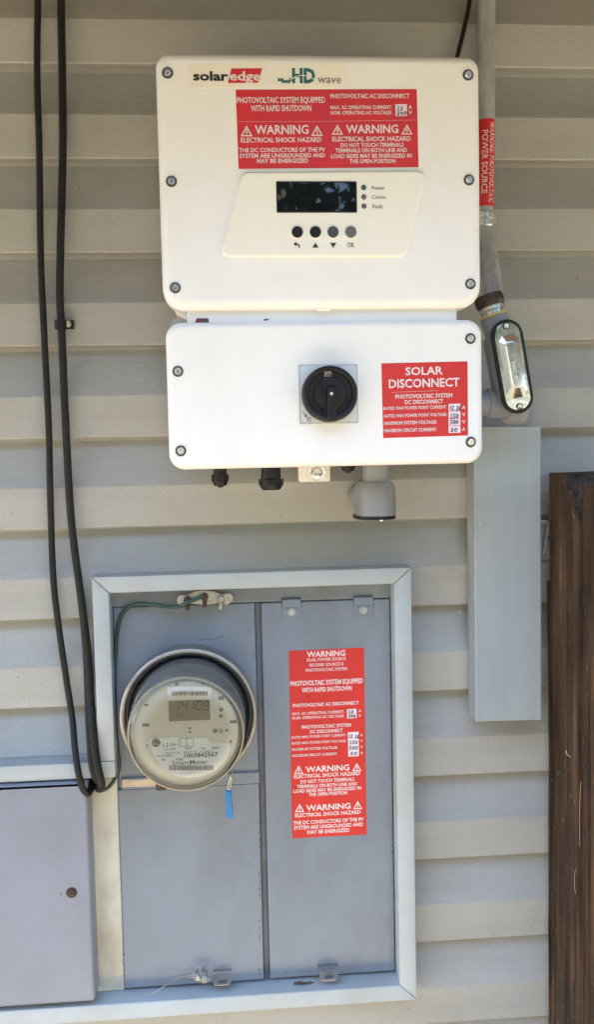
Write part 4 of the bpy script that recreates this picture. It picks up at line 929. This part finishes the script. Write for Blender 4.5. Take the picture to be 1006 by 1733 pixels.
# chalky overspray on the channel cover, mud dabs on the siding
bm = NB()
for i in range(26):
    t = random.random(); x = 813+random.gauss(0, 2.6)+t*2; y = 852+t*78+random.gauss(0, 3); c = W(x, y, dch+.0003)
    lathe(bm, [(.0006+random.random()*.0012, -.0004), (.0005, .0005), (0, .0007)], c, n=6)
build('paint_flecks', bm, M['web'], chan, 0, kind='stuff')

# ------------------------------------------------------------------ trees behind the camera (seen in the reflections; the two outermost are added to block sky)
def tree(x, y, h, r, lab, seed):
    rnd = random.Random(seed)
    t = thing('leafy_tree', lab, 'tree', (x, y, 0), 'trees across the yard')
    bm = NB(); tube(bm, smoothpath([(x,y,0), (x+.1,y+.05,h*.3), (x-.05,y+.1,h*.6), (x,y,h*.85)], 5), [.20,.15,.10,.03], 8)
    for q in range(6):
        a = q*1.05+rnd.random(); z = h*(.3+.08*q); tube(bm, smoothpath([(x,y,z), (x+math.cos(a)*r*.4,y+math.sin(a)*r*.4,z+h*.10), (x+math.cos(a)*r*.8,y+math.sin(a)*r*.8,z+h*.14)], 4), [.06,.04,.015], 6)
    build('trunk', bm, M['bark'], t, 50)
    V, Fc = [], []
    for q in range(90):
        a = rnd.random()*6.28; rr_ = r*math.sqrt(rnd.random())*.85; z = h*(.32+.62*rnd.random()); sh = max(.25, 1-abs(z/h-.58)*1.7)
        cx_, cy_ = x+math.cos(a)*rr_*sh, y+math.sin(a)*rr_*sh; cr = r*(.2+.16*rnd.random())
        for w in range(330):
            d_ = Vector((rnd.gauss(0,1), rnd.gauss(0,1), rnd.gauss(0,.7)))*cr*.55; p = Vector((cx_, cy_, z))+d_
            u = Vector((rnd.gauss(0,1), rnd.gauss(0,1), rnd.gauss(0,1))).normalized(); v = u.orthogonal().normalized(); s_ = .045+.045*rnd.random(); b_ = len(V)
            V += [p-u*s_*1.4, p+v*s_*.6, p+u*s_*1.4, p-v*s_*.6]; Fc.append((b_, b_+1, b_+2, b_+3))
    me = bpy.data.meshes.new('crown'); off = Vector((x, y, 0)); me.from_pydata([tuple(q-off) for q in V], [], Fc); me.materials.append(M['leaf'])
    o = link(bpy.data.objects.new('crown', me)); o.parent = t
tree(-4.0, -8.6, 7.4, 3.0, 'tall leafy tree across the yard facing the wall', 1)
tree(-.9, -8.6, 6.8, 2.2, 'slim leafy tree across the yard opposite the inverter', 2)
tree(3.7, -9.0, 7.6, 2.9, 'broad leafy tree across the yard opposite the fence', 3)
tree(-8.4, -7.6, 7.0, 3.0, 'leafy tree across the yard, past the tall one', 4)
tree(8.2, -7.8, 7.2, 3.0, 'leafy tree across the yard beyond the fence line', 5)
tree(-12.5, -4.2, 7.4, 2.6, 'unseen tree added at the far left to block sky light', 6)  # added out of view to cut sky light from the left
tree(11.5, -4.6, 7.6, 2.8, 'unseen tree added at the far right to block sky light', 7)  # its right-hand counterpart, likewise an added sky blocker

# ------------------------------------------------------------------ wear: chips, rust and specks too small to pick apart
def chips(name, parent, spots, d, mat, rmin=.0004, rmax=.0011):
    bm = NB(); rnd = random.Random(len(spots)+int(d*1e4))
    for x, y in spots:
        c = W(x, y, d); n_ = 6; r = rnd.uniform(rmin, rmax); a0 = rnd.random()*6; st = rnd.uniform(.6, 2.2)
        P = [(c.x+r*rnd.uniform(.6, 1.2)*math.cos(a0+k*6.283/n_), c.z+st*r*rnd.uniform(.6, 1.2)*math.sin(a0+k*6.283/n_)) for k in range(n_)]
        plate(bm, P, d-.0003, d+.0002)
    build(name, bm, mat, parent, 0, kind='stuff')
rnd = random.Random(5)
chips('paint_chips', cab, [(432,1450), (436,1530), (426,1558), (272,1625), (230,1500), (300,1480)]+[(rnd.uniform(215,435), rnd.uniform(1345,1650)) for _ in range(16)], .0088, M['gap'], .0003, .0008)
chips('paint_chips', cab, [(659,1075), (655,1090)]+[(rnd.uniform(455,660), rnd.uniform(1030,1640)) for _ in range(18)], .0075, M['gap'], .0003, .0008)
chips('rust_specks', cab, [(439.5+rnd.gauss(0,.7), rnd.uniform(1380,1655)) for _ in range(46)]+[(208+rnd.gauss(0,.7), rnd.uniform(1560,1665)) for _ in range(10)], .0089, M['rust'], .0004, .0010)
chips('rust_specks', cab, [(663.5+rnd.gauss(0,.6), rnd.uniform(1100,1640)) for _ in range(30)]+[(rnd.uniform(452,660), 1644+rnd.gauss(0,1)) for _ in range(22)], .0076, M['rust'], .0004, .0009)
chips('paint_chips', lbox, [(131,1614), (129,1618), (90,1433), (95,1434), (60,1600), (30,1460), (86,1660)]+[(rnd.uniform(5,140), rnd.uniform(1340,1690)) for _ in range(12)], dB, M['gtext'], .0003, .0008)
chips('siding_specks', wall, [(865,530), (936,546), (935,760), (261,543), (254,697), (109,504), (821,1692), (823,1694), (890,1264), (693,1708), (757,962), (763,963), (775,965), (735,1600), (835,1582), (839,1580), (476,873), (150,1185), (40,1182), (20,870), (980,470), (700,1290), (720,1430), (900,1570), (780,1290)], .0007, M['gtext'], .0005, .0014)
chips('chalk_specks', wall, [(779,1035), (780,1100), (776,1098), (789,1236), (791,1244), (790,1250), (789,1240), (150,1010), (148,1040), (153,1095), (22,1190)], .0009, M['web'], .0005, .0012)
